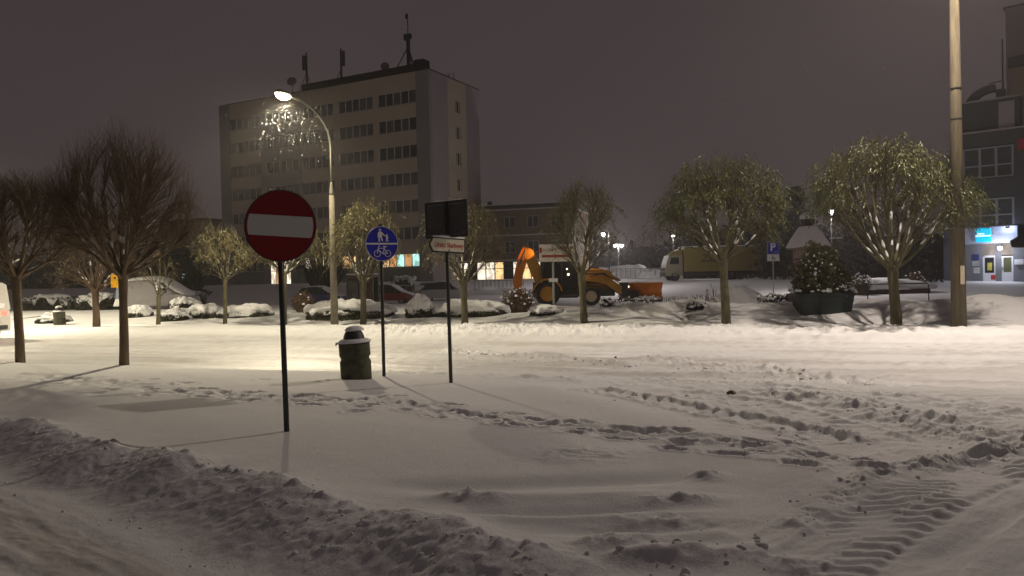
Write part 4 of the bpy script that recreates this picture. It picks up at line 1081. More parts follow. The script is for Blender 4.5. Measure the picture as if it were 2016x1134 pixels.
# ------------------------------------------------------------------ shop building at the right
sx0 = D(1893, 555, 61.5); sx1 = D(2075, 553, 57.5)
M_BLOCK = mat('blue_grey_cladding', (0.16, 0.17, 0.20), 0.8, var=0.12, vscale=0.5)
M_BLOCKD = mat('dark_grey_cladding', (0.055, 0.058, 0.062), 0.8, var=0.15, vscale=0.6)
M_PINK = mat('pinkish_render', (0.20, 0.165, 0.16), 0.9, var=0.06, vscale=0.4)
dv = Vector((sx1.x - sx0.x, sx1.y - sx0.y)); ang = math.atan2(dv.y, dv.x); L = dv.length
SZ = 0.15
shop = empty('shop_building', (sx0.x, sx0.y, SZ), ang, 'blue-grey commercial building with a lit shop front behind the thick pole', 'building')
k_ = 61.0 / FPX
def sz(py): return (530 - py) * k_ + CAMH - SZ
def sxp(px): 
    r = ray(px, 530); n_ = Vector((math.sin(ang), -math.cos(ang))); o = Vector((sx0.x, sx0.y)); t = o.dot(n_) / (r.x * n_.x + r.y * n_.y)
    return (Vector((r.x * t, r.y * t)) - o).dot(Vector((math.cos(ang), math.sin(ang))))
ztop = sz(263)
m = MB(); m.box(-0.1, L, 0.4, 12, -0.5, ztop); m.build('core', M_BLOCKD, shop)
m = MB(); m.box(sxp(1858), -0.1, -0.05, 9, -0.5, sz(300)); m.build('corner_tower', M_BLOCK, shop)
xs_ = [sxp(1899), sxp(1931), sxp(1963), sxp(1996)]
for z0, z1 in ((sz(447), sz(392)), (sz(352), sz(292))):
    f = MB()
    for xx in xs_: f.box(xx - 0.09, xx + 0.09, 0.2, 0.32, z0, z1)
    for zz in (z0, (z0 * 0.62 + z1 * 0.38), z1 - 0.12): f.box(xs_[0] + 0.09, xs_[-1] - 0.09, 0.203, 0.318, zz, zz + 0.12)
    fo = f.build('window', mat('shop_frame', (0.26, 0.26, 0.27), 0.6), shop)
    for a, b in zip(xs_[:-1], xs_[1:]):
        for q0, q1 in ((z0 + 0.12, z0 * 0.62 + z1 * 0.38), (z0 * 0.62 + z1 * 0.38 + 0.12, z1 - 0.12)):
            p = MB(); p.box(a + 0.09, b - 0.09, 0.25, 0.28, q0, q1); p.build('pane', mat('upper_pane', (0.04, 0.042, 0.045), 0.3, var=0.3, vscale=0.8), fo)
for z0, z1, mm in ((sz(390), sz(354), M_BLOCKD), (sz(290), ztop, M_BLOCKD)):
    m = MB(); m.box(-0.05, L, 0.0, 0.4, z0, z1); m.build('spandrel', mm, shop)
for a, b in ((-0.05, xs_[0] - 0.09), (xs_[-1] + 0.09, L)):
    for z0, z1 in ((sz(447), sz(390)), (sz(354), sz(290))):
        m = MB(); m.box(a, b, 0.002, 0.4, z0, z1); m.build('pier', M_BLOCKD, shop)
m = MB(); m.box(-0.3, L, -0.2, 0.4, ztop, ztop + 0.12); m.build('cornice', M_MAUVE, shop)
# attic box and decorative arch on the roof
m = MB(); m.box(sxp(1888), sxp(2008), 0.6, 3.0, ztop + 0.12, sz(200)); at_ = m.build('attic', M_BLOCKD, shop)
m = MB(); m.box(sxp(1968), sxp(2000), 0.45, 0.598, sz(257), sz(207)); m.build('attic_panel', M_MAUVE, at_)
m = MB(); m.box(sxp(1886), sxp(2010), 0.5, 3.1, sz(200), sz(197)); m.build('coping', M_MAUVE, at_)
ar = MB(); cx, cz = sxp(1958), sz(203); ro, ri = (sxp(1958) - sxp(1899)), (sxp(1958) - sxp(1916))
pts = [(cx - ro * math.cos(a), cz + ro * 0.72 * math.sin(a)) for a in np.linspace(0, math.pi / 2, 12)] + [(cx - ri * math.cos(a), cz + ri * 0.66 * math.sin(a)) for a in np.linspace(math.pi / 2, 0, 12)]
ar.prism(pts, 1.2, 2.0); ar.build('arch', M_BLOCKD, shop)
m = MB(); m.box(cx + 0.1, cx + 0.7, 1.2, 2.0, sz(200), sz(178)); m.build('arch_post', M_BLOCKD, shop)
# shop front
zb0, zb1 = sz(480), sz(448)
m = MB(); m.box(0.1, xs_[-1] + 0.3, -0.35, 0.38, zb0, zb1); fa = m.build('fascia', mat('fascia_white', (0.40, 0.45, 0.58), 0.5, var=0.08, vscale=0.8), shop)
m = MB(); m.bbox(sxp(1923), sxp(1954), -0.50, -0.352, sz(476.5), sz(450), 0.06); sg = m.build('lit_sign', mat('cyan_sign', (0.0, 0.4, 0.6), 0.4, emit=(0.0, 0.55, 0.85), estr=0.8), fa)
mw = mat('sign_glow_white', (0.8, 0.9, 0.9), 0.5, emit=(0.8, 1, 1), estr=0.9)
scx = (sxp(1923) + sxp(1954)) / 2
m = MB()
rg = random.Random(4); xa = scx - 0.50                       # two lines of blurred white lettering
while xa < scx + 0.05: w = rg.uniform(0.06, 0.11); m.box(xa, xa + w, -0.515, -0.503, sz(462.2), sz(459.4)); xa += w + 0.03
xa = scx - 0.52
while xa < scx + 0.50: w = rg.uniform(0.06, 0.12); m.box(xa, xa + w, -0.515, -0.503, sz(466.4), sz(463.4)); xa += w + 0.03
m.build('lettering', mw, sg)
m = MB(); xa = sxp(1964)
while xa < sxp(1994): w = rg.uniform(0.05, 0.12); m.box(xa, xa + w, -0.36, -0.352, sz(464.5), sz(463)); xa += w + 0.05
m.build('faint_lettering', mat('faint_print', (0.25, 0.28, 0.36), 0.6), fa)
m = MB(); m.box(-0.1, 0.1, -0.40, 0.38, zb0 - 0.1, zb1 + 0.1); m.build('fascia_end', M_WHITE, fa)
m = MB(); m.box(0.1, sxp(1916), 0.0, 0.4, -0.4, zb0); m.build('shop_wall', M_BLOCK, shop)
for px0, px1, py0, py1, col, nm in ((1915, 1928, 500, 512, (0.02, 0.03, 0.16), 'blue_poster'), (1914, 1928, 513, 523, (0.35, 0.36, 0.4), 'notice_board'), (1917, 1929, 526, 537, (0.5, 0.5, 0.52), 'white_poster')):
    m = MB(); m.box(sxp(px0), sxp(px1), -0.04, -0.01, sz(py1), sz(py0)); m.build(nm, mat(nm, col, 0.6, var=0.35, vscale=3), shop)
m = MB(); m.box(sxp(1916), sxp(1935), 0.001, 0.4, -0.4, zb0); m.build('shop_wall', M_BLOCK, shop)
# door and display window
f = MB(); x0, x1 = sxp(1935), sxp(1957)
f.box(x0, x0 + 0.12, 0.05, 0.2, -0.4, sz(505)); f.box(x0 + 0.12, x1, 0.052, 0.198, -0.4, sz(537)); f.box(x0 + 0.12, x1, 0.055, 0.2, sz(507), sz(503)); f.box(x1, x1 + 0.1, 0.05, 0.2, -0.4, sz(503))
fo = f.build('display_window', mat('white_door', (0.62, 0.64, 0.70), 0.5), shop)
p = MB(); p.box(x0 + 0.12, x1, 0.12, 0.15, sz(537), sz(507)); p.build('pane', M_GLASS, fo)
m = MB(); m.box(x0 + 0.55, x0 + 0.85, 0.03, 0.05, sz(550), sz(541)); m.build('red_label', mat('red_label', (0.4, 0.02, 0.03), 0.5), fo)
m = MB(); m.box(x0 + 0.3, x0 + 0.62, 0.10, 0.118, sz(532), sz(517)); m.build('yellow_poster', mat('yellow_poster', (0.55, 0.5, 0.10), 0.6, var=0.4, vscale=4), fo)
m = MB(); m.box(sxp(1957) + 0.1, sxp(1972), 0.003, 0.4, -0.4, zb0); m.build('shop_wall', M_BLOCK, shop)
f = MB(); x0, x1 = sxp(1972), sxp(1995)
f.box(x0, x0 + 0.12, 0.04, 0.2, -0.4, sz(505)); f.box(x1 - 0.12, x1, 0.04, 0.2, -0.4, sz(505)); f.box(x0 + 0.12, x1 - 0.12, 0.043, 0.197, -0.4, sz(536)); f.box(x0 + 0.12, x1 - 0.12, 0.043, 0.197, sz(508), sz(505))
fo = f.build('door', MATS['white_door'], shop)
p = MB(); p.box(x0 + 0.12, x1 - 0.12, 0.1, 0.13, sz(536), sz(508)); p.build('pane', mat('greenish_pane', (0.09, 0.10, 0.05), 0.3, var=0.2), fo)
m = MB(); m.tube([(x0 + 0.06, 0.0, sz(532)), (x0 + 0.06, 0.0, sz(526))], 0.03, 6); m.build('handle', M_STEEL, fo)
m = MB(); m.box(sxp(1935), sxp(1995), 0.06, 0.4, sz(503), zb0 - 0.001); m.build('transom', mat('transom_panel', (0.20, 0.17, 0.14), 0.7, var=0.3, vscale=2), shop)
m = MB(); m.box(sxp(1995), L, 0.0, 0.4, -0.4, zb0); m.build('shop_wall', M_BLOCK, shop)
m = MB(); m.box(sxp(1998), sxp(2016), -0.25, -0.002, sz(522), sz(512)); m.build('air_unit', MATS['white_door'], shop)
m = MB(); m.box(sxp(2008), sxp(2030), -0.4, -0.002, sz(306), sz(284)); m.build('red_sign', mat('shop_red_sign', (0.30, 0.015, 0.02), 0.5, var=0.3, vscale=2), shop)
m = MB(); m.prism([(sxp(1996), sz(478)), (sxp(2012), sz(470)), (sxp(2075), sz(468)), (sxp(2075), sz(490)), (sxp(2000), sz(490))], -2.2, -0.36); m.build('awning', M_ROOF, shop)
# wall lamp over the shop door
lp = empty('wall_lamp', (0, 0, 0), 0, 'glaring white lamp under the shop fascia', 'lamp')
P = Vector((sx0.x, sx0.y, 0)) + Vector((math.cos(ang), math.sin(ang), 0)) * sxp(1972) + Vector((math.sin(ang), -math.cos(ang), 0)) * 0.75
lp.location = (P.x, P.y, sz(490) + SZ)
m = MB(); m.lathe([(0.02, -0.14), (0.12, -0.10), (0.16, 0.0), (0.12, 0.10), (0.03, 0.14)], 14); m.build('globe', M_BULBW, lp, True)
m = MB(); m.tube([(0, 0, 0.12), (0.0, 0.0, 0.22), (-math.sin(ang) * 0.42, math.cos(ang) * 0.42, 0.24)], 0.03, 6); m.build('bracket', M_DARK, lp)
l = bpy.data.lights.new('lamp_light', 'POINT'); l.energy = 170; l.color = (0.86, 0.88, 1.0); l.shadow_soft_size = 0.2
o = bpy.data.objects.new('lamp_light', l); COL.objects.link(o); o.parent = lp; o.location = (math.sin(ang) * 0.3, -math.cos(ang) * 0.3, -0.05)
l = bpy.data.lights.new('lamp_light', 'POINT'); l.energy = 42; l.color = (0.62, 0.72, 1.0); l.shadow_soft_size = 0.1
fl = empty('sign_floodlight', (0, 0, 0), 0, 'small bluish floodlight shining on the shop fascia', 'lamp')
P = Vector((sx0.x, sx0.y, 0)) + Vector((math.cos(ang), math.sin(ang), 0)) * (sxp(1988)) + Vector((math.sin(ang), -math.cos(ang), 0)) * 1.0
fl.location = (P.x, P.y, sz(452) + SZ)
m = MB(); m.bbox(-0.14, 0.14, -0.08, 0.06, -0.05, 0.11, 0.02); m.build('housing', M_DARK, fl)
m = MB(); m.tube([(0, 0, 0.1), (-math.sin(ang) * 0.8, math.cos(ang) * 0.8, 0.14)], 0.025, 6); m.build('bracket', M_DARK, fl)
o = bpy.data.objects.new('lamp_light', l); COL.objects.link(o); o.parent = fl; o.location = (-math.sin(ang) * 0.3, math.cos(ang) * 0.3, 0.0)

# taller pinkish block behind the shop
p0 = D(1981, 130, 75); p1 = D(2120, 130, 71)
dv = Vector((p1.x - p0.x, p1.y - p0.y)); a2 = math.atan2(dv.y, dv.x)
hb = empty('pink_apartment_block', (p0.x, p0.y, 0.5), a2, 'tall pale pinkish block rising behind the shop roof', 'building')
zt = D(1985, 18, 75).z - 0.5; zm = D(1985, 135, 75).z - 0.5
m = MB(); m.box(0, dv.length, 0, 10, -0.5, zt); m.build('wall', M_PINK, hb)
m = MB(); m.box(0.3, dv.length, -0.6, -0.01, zm - 0.1, zm + 0.9); m.build('dark_band', M_ROOF, hb)
m = MB(); m.box(-0.2, dv.length, -0.1, 10.1, zt, zt + 0.2); m.build('roof', M_ROOF, hb)
m = MB(); m.box(0.6, dv.length, -1.2, -0.01, zm - 3.2, zm - 0.3); m.build('balcony', mat('tan_panel', (0.23, 0.17, 0.12), 0.8, var=0.15), hb)
m = MB(); m.tube([(-0.25, -0.3, zm - 4), (-0.25, -0.3, zt - 3)], 0.08, 6); m.tube([(-0.25, -0.3, zm - 1.2), (-1.4, -0.3, zm - 1.3)], 0.06, 6); m.build('pipe', M_DARK, hb)

# brown wall building between the big willow and the shop
q0 = D(1640, 555, 70); q1 = D(1857, 555, 64)
dv = Vector((q1.x - q0.x, q1.y - q0.y)); a3 = math.atan2(dv.y, dv.x)
gb = empty('brown_annex', (q0.x, q0.y, 0), a3, 'low dark brown annex behind the wide willow', 'building')
m = MB(); m.box(0, dv.length, 0, 8, 0, 4.6); m.build('wall', mat('annex_brown', (0.065, 0.048, 0.042), 0.9, var=0.2, vscale=0.6), gb)
m = MB(); m.box(-0.2, dv.length + 0.2, -0.3, 8.2, 4.6, 4.85); m.build('roof', M_ROOF, gb)
m = MB(); m.box(-0.2, dv.length + 0.2, -0.25, 8.2, 4.853, 5.0); m.build('snow', M_SNOW, gb)

# ------------------------------------------------------------------ vehicles
def wheel(parent, x, y, z, r, w, rimm, side=1, name='wheel'):
    m = MB(); prof = [(r * 0.60, -w / 2), (r * 0.92, -w / 2), (r, -w * 0.35), (r, w * 0.35), (r * 0.92, w / 2), (r * 0.60, w / 2), (r * 0.60, -w / 2)]
    m.lathe(prof, 22, cap=False); t = m.build(name, M_RUBBER, parent, True, loc=(x, y, z), rot=(math.pi / 2, 0, 0))
    m = MB(); m.lathe([(r * 0.08, -w * 0.40), (r * 0.55, -w * 0.36), (r * 0.62, -w * 0.47), (r * 0.62, w * 0.47), (r * 0.55, w * 0.36), (r * 0.08, w * 0.40)], 18); m.build('rim', rimm, t, True)
    return t
def car(loc, rz, body, label, L=4.3, W=1.75, H=1.5, hood=0.92, kind='hatch', snow=0.09, cat='car', name='parked_car', group='cars on the parking ground', tail=False):
    root = empty(name, loc, rz, label, cat, group)
    w = W / 2; b0 = 0.28
    st = [(-L / 2, 0.80, 0.45, hood - 0.10), (-L / 2 + 0.12, 0.93, 0.32, hood), (-L / 2 + 0.8, 1.0, b0, hood + 0.03), (0, 1.0, b0, hood + 0.02), (L / 2 - 1.1, 1.0, b0, hood - 0.02), (L / 2 - 0.25, 0.93, 0.30, hood - 0.17), (L / 2, 0.80, 0.40, hood - 0.30)]
    if kind == 'van': st = [(-L / 2, 0.95, 0.40, hood), (-L / 2 + 0.1, 1.0, 0.3, hood + 0.02), (0, 1.0, b0, hood), (L / 2 - 1.2, 1.0, b0, hood - 0.02), (L / 2 - 0.2, 0.93, 0.30, hood - 0.12), (L / 2, 0.82, 0.40, hood - 0.28)]
    rg_ = [[(x, -w * f, zb), (x, -w * f, (zb + zt) / 2), (x, -w * f * 0.97, zt - 0.06), (x, -w * f * 0.86, zt), (x, w * f * 0.86, zt), (x, w * f * 0.97, zt - 0.06), (x, w * f, (zb + zt) / 2), (x, w * f, zb)] for x, f, zb, zt in st]
    m = MB(); m.rings(rg_); bo = m.build('body', body, root, True)
    md = bo.modifiers.new('edge', 'EDGE_SPLIT'); md.split_angle = R(40)
    if kind == 'hatch': gs = [(-L / 2 + 0.22, hood, 0.98), (-L / 2 + 0.62, H - 0.08, 0.83), (-0.1, H, 0.80), (0.35, H - 0.03, 0.80), (L / 2 - 1.05, hood - 0.02, 0.95)]
    elif kind == 'suv': gs = [(-L / 2 + 0.10, hood, 0.98), (-L / 2 + 0.75, H - 0.12, 0.83), (-0.3, H, 0.80), (0.35, H - 0.04, 0.80), (L / 2 - 1.2, hood - 0.02, 0.95)]
    else: gs = [(-L / 2 + 0.06, hood, 0.99), (-L / 2 + 0.12, H - 0.08, 0.90), (-0.4, H, 0.88), (L / 2 - 1.75, H - 0.06, 0.88), (L / 2 - 0.85, hood - 0.03, 0.95)]
    rr = []
    for x, z, f in gs:
        zb = hood - 0.06
        rr.append([(x, -w * 0.96, zb), (x, -w * (f + 0.02), max(zb + 0.01, z - 0.08)), (x, -w * f * 0.86, max(zb + 0.02, z)), (x, w * f * 0.86, max(zb + 0.02, z)), (x, w * (f + 0.02), max(zb + 0.01, z - 0.08)), (x, w * 0.96, zb)])
    m = MB(); m.rings(rr); cab = m.build('cabin', body if kind == 'van' else M_GLASS, root, True)
    md = cab.modifiers.new('edge', 'EDGE_SPLIT'); md.split_angle = R(35)
    # side windows
    for sgn in (-1, 1):
        for (xa, xb) in (((-L / 2 + 0.75, -0.15), (0.0, L / 2 - 1.45)) if kind != 'van' else ((L / 2 - 1.9, L / 2 - 1.2),)):
            z0, z1 = hood + 0.04, H - 0.16
            ya, yb = sgn * w * 0.975, sgn * w * 0.88
            p = MB(); p.add([(xa, ya, z0), (xb, ya, z0), (xb - (0.25 if xb > 0.2 else 0), yb, z1), (xa + (0.15 if xa < -0.5 else 0), yb, z1),
                             (xa, ya - sgn * 0.05, z0), (xb, ya - sgn * 0.05, z0), (xb - (0.25 if xb > 0.2 else 0), yb - sgn * 0.05, z1), (xa + (0.15 if xa < -0.5 else 0), yb - sgn * 0.05, z1)],
                            [(0, 1, 2, 3), (7, 6, 5, 4), (0, 4, 5, 1), (1, 5, 6, 2), (2, 6, 7, 3), (3, 7, 4, 0)])
            p.build('side_window', M_GLASS, cab)
        p = MB(); p.bbox(L / 2 - 1.45, L / 2 - 1.28, sgn * w - 0.02, sgn * w + 0.14, hood + 0.02, hood + 0.16, 0.03) if sgn > 0 else p.bbox(L / 2 - 1.45, L / 2 - 1.28, -w - 0.14, -w + 0.02, hood + 0.02, hood + 0.16, 0.03)
        p.build('mirror', body, root)
        p = MB(); p.bbox(-L / 2 - 0.015, -L / 2 + 0.12, sgn * w * 0.72 - 0.12, sgn * w * 0.72 + 0.12, hood - 0.28, hood - 0.12, 0.02)
        p.build('tail_light', mat('tail_lit', (0.4, 0.01, 0.01), 0.3, emit=(1, 0.06, 0.04), estr=7) if tail else mat('tail_red', (0.25, 0.01, 0.01), 0.3), root)
        p = MB(); p.bbox(L / 2 - 0.22, L / 2 + 0.01, sgn * w * 0.62 - 0.14, sgn * w * 0.62 + 0.14, hood - 0.38, hood - 0.25, 0.03); p.build('headlight', mat('headlight', (0.5, 0.5, 0.52), 0.2), root)
        for xx in (-L / 2 + 0.85, L / 2 - 0.85): wheel(root, xx, sgn * (w - 0.12), 0.31, 0.31, 0.2, mat('alloy', (0.35, 0.35, 0.36), 0.4, metal=0.6))
    m = MB(); m.bbox(-L / 2 - 0.03, -L / 2 + 0.15, -w * 0.85, w * 0.85, 0.36, 0.52, 0.03); m.bbox(L / 2 - 0.15, L / 2 + 0.03, -w * 0.82, w * 0.82, 0.32, 0.46, 0.03); m.build('bumper', M_DARK, root)
    if snow:
        s = MB(); rr = []
        pr = [(-L / 2 + 0.05, hood - 0.06)] + [(x, max(z, hood)) for x, z, f in gs] + [(L / 2 - 0.5, hood - 0.06), (L / 2 - 0.05, hood - 0.26)]
        rnd = random.Random(int(L * 100 + H * 77))
        for i, (x, z) in enumerate(pr):
            ff = (0.80 if z > hood + 0.2 else 0.88) if 0 < i < len(pr) - 1 else 0.75
            t = snow * (0.75 + 0.5 * rnd.random()) if 0 < i < len(pr) - 1 else 0.03
            z -= 0.015
            rr.append([(x, -w * ff, z), (x, -w * ff * 0.99, z + t * 0.6), (x, -w * ff * 0.7, z + t), (x, 0, z + t * 1.15), (x, w * ff * 0.7, z + t), (x, w * ff * 0.99, z + t * 0.6), (x, w * ff, z)])
        s.rings(rr); so = s.build('snow', M_SNOW, root, True)
        sb = so.modifiers.new('sub', 'SUBSURF'); sb.levels = 1; sb.render_levels = 1
    return root
P_BLUE = mat('paint_blue', (0.03, 0.035, 0.20), 0.3, coat=0.4, var=0.1)
P_RED = mat('paint_red', (0.28, 0.02, 0.02), 0.3, coat=0.4, var=0.1)
P_SILV = mat('paint_grey', (0.36, 0.35, 0.36), 0.35, coat=0.4, var=0.1)
P_WHITE = mat('paint_white', (0.55, 0.54, 0.52), 0.4, coat=0.3, var=0.06)
def at_depth(px, Y): p = D(px, 560, Y); return (p.x, Y)
def park(px, Y, rz, *a, **k): x, y = at_depth(px, Y); return car((x, y, ground(x, y) - 0.05), R(rz), *a, **k)
park(632, 60, -14, P_BLUE, 'blue hatchback dusted with snow between the no-entry sign and the lamp post', L=4.0, H=1.5)
park(768, 59, -12, P_RED, 'red car with a snowy windscreen beside the glass shelter', L=4.2, H=1.55)
park(868, 64, 28, P_SILV, 'grey off-roader with a snowy roof left of the pole of the arrow sign', L=4.5, W=1.9, H=1.68, hood=1.02, kind='suv', snow=0.06)
park(312, 47, -8, P_SILV, 'van wholly buried under snow behind the bare tree', L=4.7, W=1.9, H=1.85, hood=1.05, kind='van', snow=0.28, cat='van')
x, y = D(-120, 600, 27.5).x, 27.5
vr = car((x, y, ground(x, y) + 0.0), R(160), P_WHITE, 'white van leaving the frame with its red tail light on', L=4.9, W=1.9, H=2.15, hood=1.15, kind='van', snow=0.03, cat='van', name='passing_van', group=None, tail=True)

# backhoe loader with a plough
P_YEL = mat('loader_yellow', (0.38, 0.19, 0.02), 0.5, var=0.2, vscale=2)
P_ORA = mat('plough_orange', (0.56, 0.175, 0.015), 0.5, var=0.15, vscale=1.5)
lx, ly = at_depth(1118, 42); lg = ground(lx, ly)
ld = empty('backhoe_loader', (lx, ly, lg - 0.02), R(-3), 'yellow backhoe loader with an orange snow plough and lit work lamps', 'loader')
m = MB(); m.bbox(-1.9, 2.6, -0.5, 0.5, 0.5, 1.2, 0.05); m.build('chassis', M_DARK, ld)
m = MB(); m.bbox(0.62, 0.98, -0.78, -0.5, 0.6, 1.25, 0.04); m.build('fuel_tank', P_YEL, ld)
m = MB(); m.bbox(-0.55, 0.55, -0.85, -0.55, 0.45, 0.62, 0.03); m.build('step', M_DARK, ld)
m = MB(); m.prism([(0.55, 0.95), (2.4, 0.9), (2.5, 1.35), (2.42, 1.84), (2.2, 1.95), (0.55, 2.0)], -0.5, 0.5); m.build('bonnet', P_YEL, ld)
m = MB(); m.box(1.0, 2.0, -0.51, -0.501, 1.2, 1.5); m.build('grille', M_DARK, ld)
cb = MB(); cb.prism([(-1.35, 1.0), (0.55, 1.0), (0.55, 1.75), (0.35, 2.75), (-1.25, 2.75), (-1.4, 1.8)], -0.68, 0.68); cabo = cb.build('cab', M_GLASS, ld)
m = MB()
for a, b in (((-1.4, 1.0), (-1.42, 1.8)), ((-1.42, 1.8), (-1.27, 2.75)), ((0.55, 1.0), (0.55, 1.75)), ((0.55, 1.75), (0.35, 2.75)), ((-0.35, 1.0), (-0.35, 2.75))):
    for yy in (-0.69, 0.69): m.tube([(a[0], yy, a[1]), (b[0], yy, b[1])], 0.045, 6)
m.build('pillar', M_DARK, cabo)
m = MB(); m.bbox(-1.4, 0.5, -0.75, 0.75, 2.75, 2.90, 0.05); rf_ = m.build('cab_roof', P_YEL, cabo)
m = MB(); m.bbox(-1.35, 0.45, -0.7, 0.7, 2.90, 2.97, 0.03); m.build('snow', M_SNOW, rf_)
for yy, s_ in ((-0.8, 1), (0.8, -1)):
    t = wheel(ld, -1.15, yy, 0.70, 0.70, 0.42, P_YEL); t2 = wheel(ld, 1.25, yy * 0.95, 0.52, 0.52, 0.34, mat('snowy_rim', (0.4, 0.35, 0.28), 0.7))
    m = MB()
    pts = [(-1.15 + 0.86 * math.cos(a), 0.72 + 0.84 * math.sin(a)) for a in np.linspace(0.15, 2.9, 10)] + [(-1.15 + 0.76 * math.cos(a), 0.72 + 0.74 * math.sin(a)) for a in np.linspace(2.9, 0.15, 10)]
    m.prism(pts, yy - 0.24, yy + 0.24); m.build('fender', P_YEL, ld)
# front loader arms
for yy in (-0.62, 0.62):
    m = MB(); m.prism([(0.65, 1.42), (0.68, 1.68), (1.85, 1.55), (2.35, 1.42), (3.1, 0.98), (3.1, 0.60), (2.82, 0.60), (2.15, 1.12), (1.8, 1.25)], yy - 0.09, yy + 0.09); m.build('loader_arm', P_YEL, ld)
    m = MB(); m.tube([(1.0, yy * 0.8, 2.0), (1.9, yy * 0.8, 1.95), (2.9, yy * 0.8, 1.35)], [0.08, 0.07, 0.05], 8); m.build('lift_ram', P_YEL, ld)
m = MB(); m.box(2.95, 3.3, -0.75, 0.75, 0.45, 1.25); m.build('coupler', M_DARK, ld)
m = MB(); m.tube([(0.85, -0.35, 1.95), (0.85, -0.35, 2.65), (0.80, -0.35, 2.72)], 0.05, 8); m.build('exhaust_pipe', M_DARK, ld)
m = MB(); m.bbox(0.6, 2.2, -0.46, 0.46, 1.90, 2.04, 0.05); m.build('snow', M_SNOW, ld)
m = MB(); m.box(0.7, 2.3, -0.515, -0.503, 1.72, 1.80); m.build('stripe', M_DARK, ld)
for yy in (-0.32, 0.32):
    m = MB(); m.tube([(2.4, yy, 1.5), (2.48, yy, 1.5)], 0.09, 10); m.build('headlight', mat('headlight', (0.5, 0.5, 0.52), 0.2), ld)
for k_, yy in enumerate((-0.70, -0.74)):
    m = MB(); m.tube([(1.2, yy, 1.62), (1.9, yy, 1.78 - 0.06 * k_), (2.5, yy, 1.45), (3.0, yy, 1.1)], 0.022, 6); m.build('hose', M_RUBBER, ld)
# plough blade: a curved shield turned to the camera side
pg = MB(); A_ = Vector((0.86, -0.50, 0)); B_ = Vector((0.50, 0.86, 0)); o = Vector((4.05, 0.30, 0.22)); rr = []
for hw in np.linspace(-1.32, 1.32, 7):
    ring = []
    for t in np.linspace(0, 1, 8):
        ring.append(o + A_ * hw + B_ * (0.28 * (1 - math.sin(t * math.pi)) * 0.8) + Vector((0, 0, 0.98 * t)))
    for t in np.linspace(1, 0, 8):
        ring.append(o + A_ * hw + B_ * (0.28 * (1 - math.sin(t * math.pi)) * 0.8 - 0.05) + Vector((0, 0, 0.98 * t)))
    rr.append([tuple(p) for p in ring])
pg.rings(rr); pb = pg.build('plough_blade', P_ORA, ld)
m = MB(); c0 = o + A_ * -1.36 + B_ * -0.08; c1 = o + A_ * 1.36 + B_ * -0.08
for zz in (-0.05, 0.03): m.tube([c0 + Vector((0, 0, zz)), c1 + Vector((0, 0, zz))], 0.045, 6)
m.build('cutting_edge', M_DARK, pb)
m = MB(); m.tube([o + A_ * -1.3 + B_ * 0.2 + Vector((0, 0, 1.0)), o + B_ * 0.2 + Vector((0, 0, 1.02)), o + A_ * 1.3 + B_ * 0.2 + Vector((0, 0, 1.0))], [0.02, 0.035, 0.02], 6); m.build('snow', M_SNOW, pb)
m = MB(); m.tube([o + A_ * -1.1 + B_ * -0.16 + Vector((0, 0, 0.10)), o + A_ * -0.5 + B_ * -0.2 + Vector((0, 0, 0.14)), o + A_ * 0.3 + B_ * -0.18 + Vector((0, 0, 0.12)), o + A_ * 1.2 + B_ * -0.16 + Vector((0, 0, 0.1))], [0.05, 0.13, 0.12, 0.06], 8); m.build('snow', M_SNOW, pb, True)
m = MB(); 
for k in (-0.35, 0.45): m.tube([o + A_ * k + B_ * -0.06 + Vector((0, 0, 0.1)), o + A_ * k + B_ * -0.06 + Vector((0, 0, 0.9))], 0.035, 6)
m.build('rib', P_ORA, pb)
m = MB(); m.bbox(3.3, 3.9, -0.3, 0.4, 0.35, 0.8, 0.05); m.build('plough_frame', M_DARK, ld)
# backhoe folded at the rear
m = MB(); m.prism([(-2.0, 0.55), (-1.55, 0.55), (-1.5, 1.35), (-1.95, 1.35)], -0.45, 0.45); m.build('swing_post', M_DARK, ld)
m = MB(); m.prism([(-1.75, 1.2), (-1.45, 1.5), (-1.55, 2.3), (-1.95, 3.22), (-2.3, 3.38), (-2.45, 2.9), (-2.1, 1.9)], -0.28, 0.28); m.build('boom', P_YEL, ld)
m = MB(); m.prism([(-2.15, 3.25), (-2.45, 3.42), (-2.8, 2.7), (-3.1, 1.4), (-3.0, 0.9), (-2.62, 0.95), (-2.55, 1.7), (-2.3, 2.5)], -0.24, 0.24); m.build('dipper', P_ORA, ld)
m = MB(); m.prism([(-2.95, 1.05), (-2.6, 1.0), (-2.35, 0.65), (-2.45, 0.35), (-2.85, 0.3), (-3.05, 0.6)], -0.30, 0.30); m.build('bucket', P_YEL, ld)
m = MB(); m.tube([(-1.7, 0.24, 1.5), (-2.3, 0.24, 2.75)], 0.06, 8); m.tube([(-2.35, -0.24, 3.1), (-2.75, -0.24, 2.3)], 0.055, 8); m.build('ram', M_STEEL, ld)
M_AMBER = mat('amber_beacon', (0.8, 0.3, 0.02), 0.3, emit=(1.0, 0.34, 0.05), estr=14)
m = MB(); m.lathe([(0.11, 0), (0.12, 0.08), (0.09, 0.24), (0.02, 0.27)], 12, c=(0.35, -0.5, 2.9)); m.build('beacon', M_AMBER, ld, True)
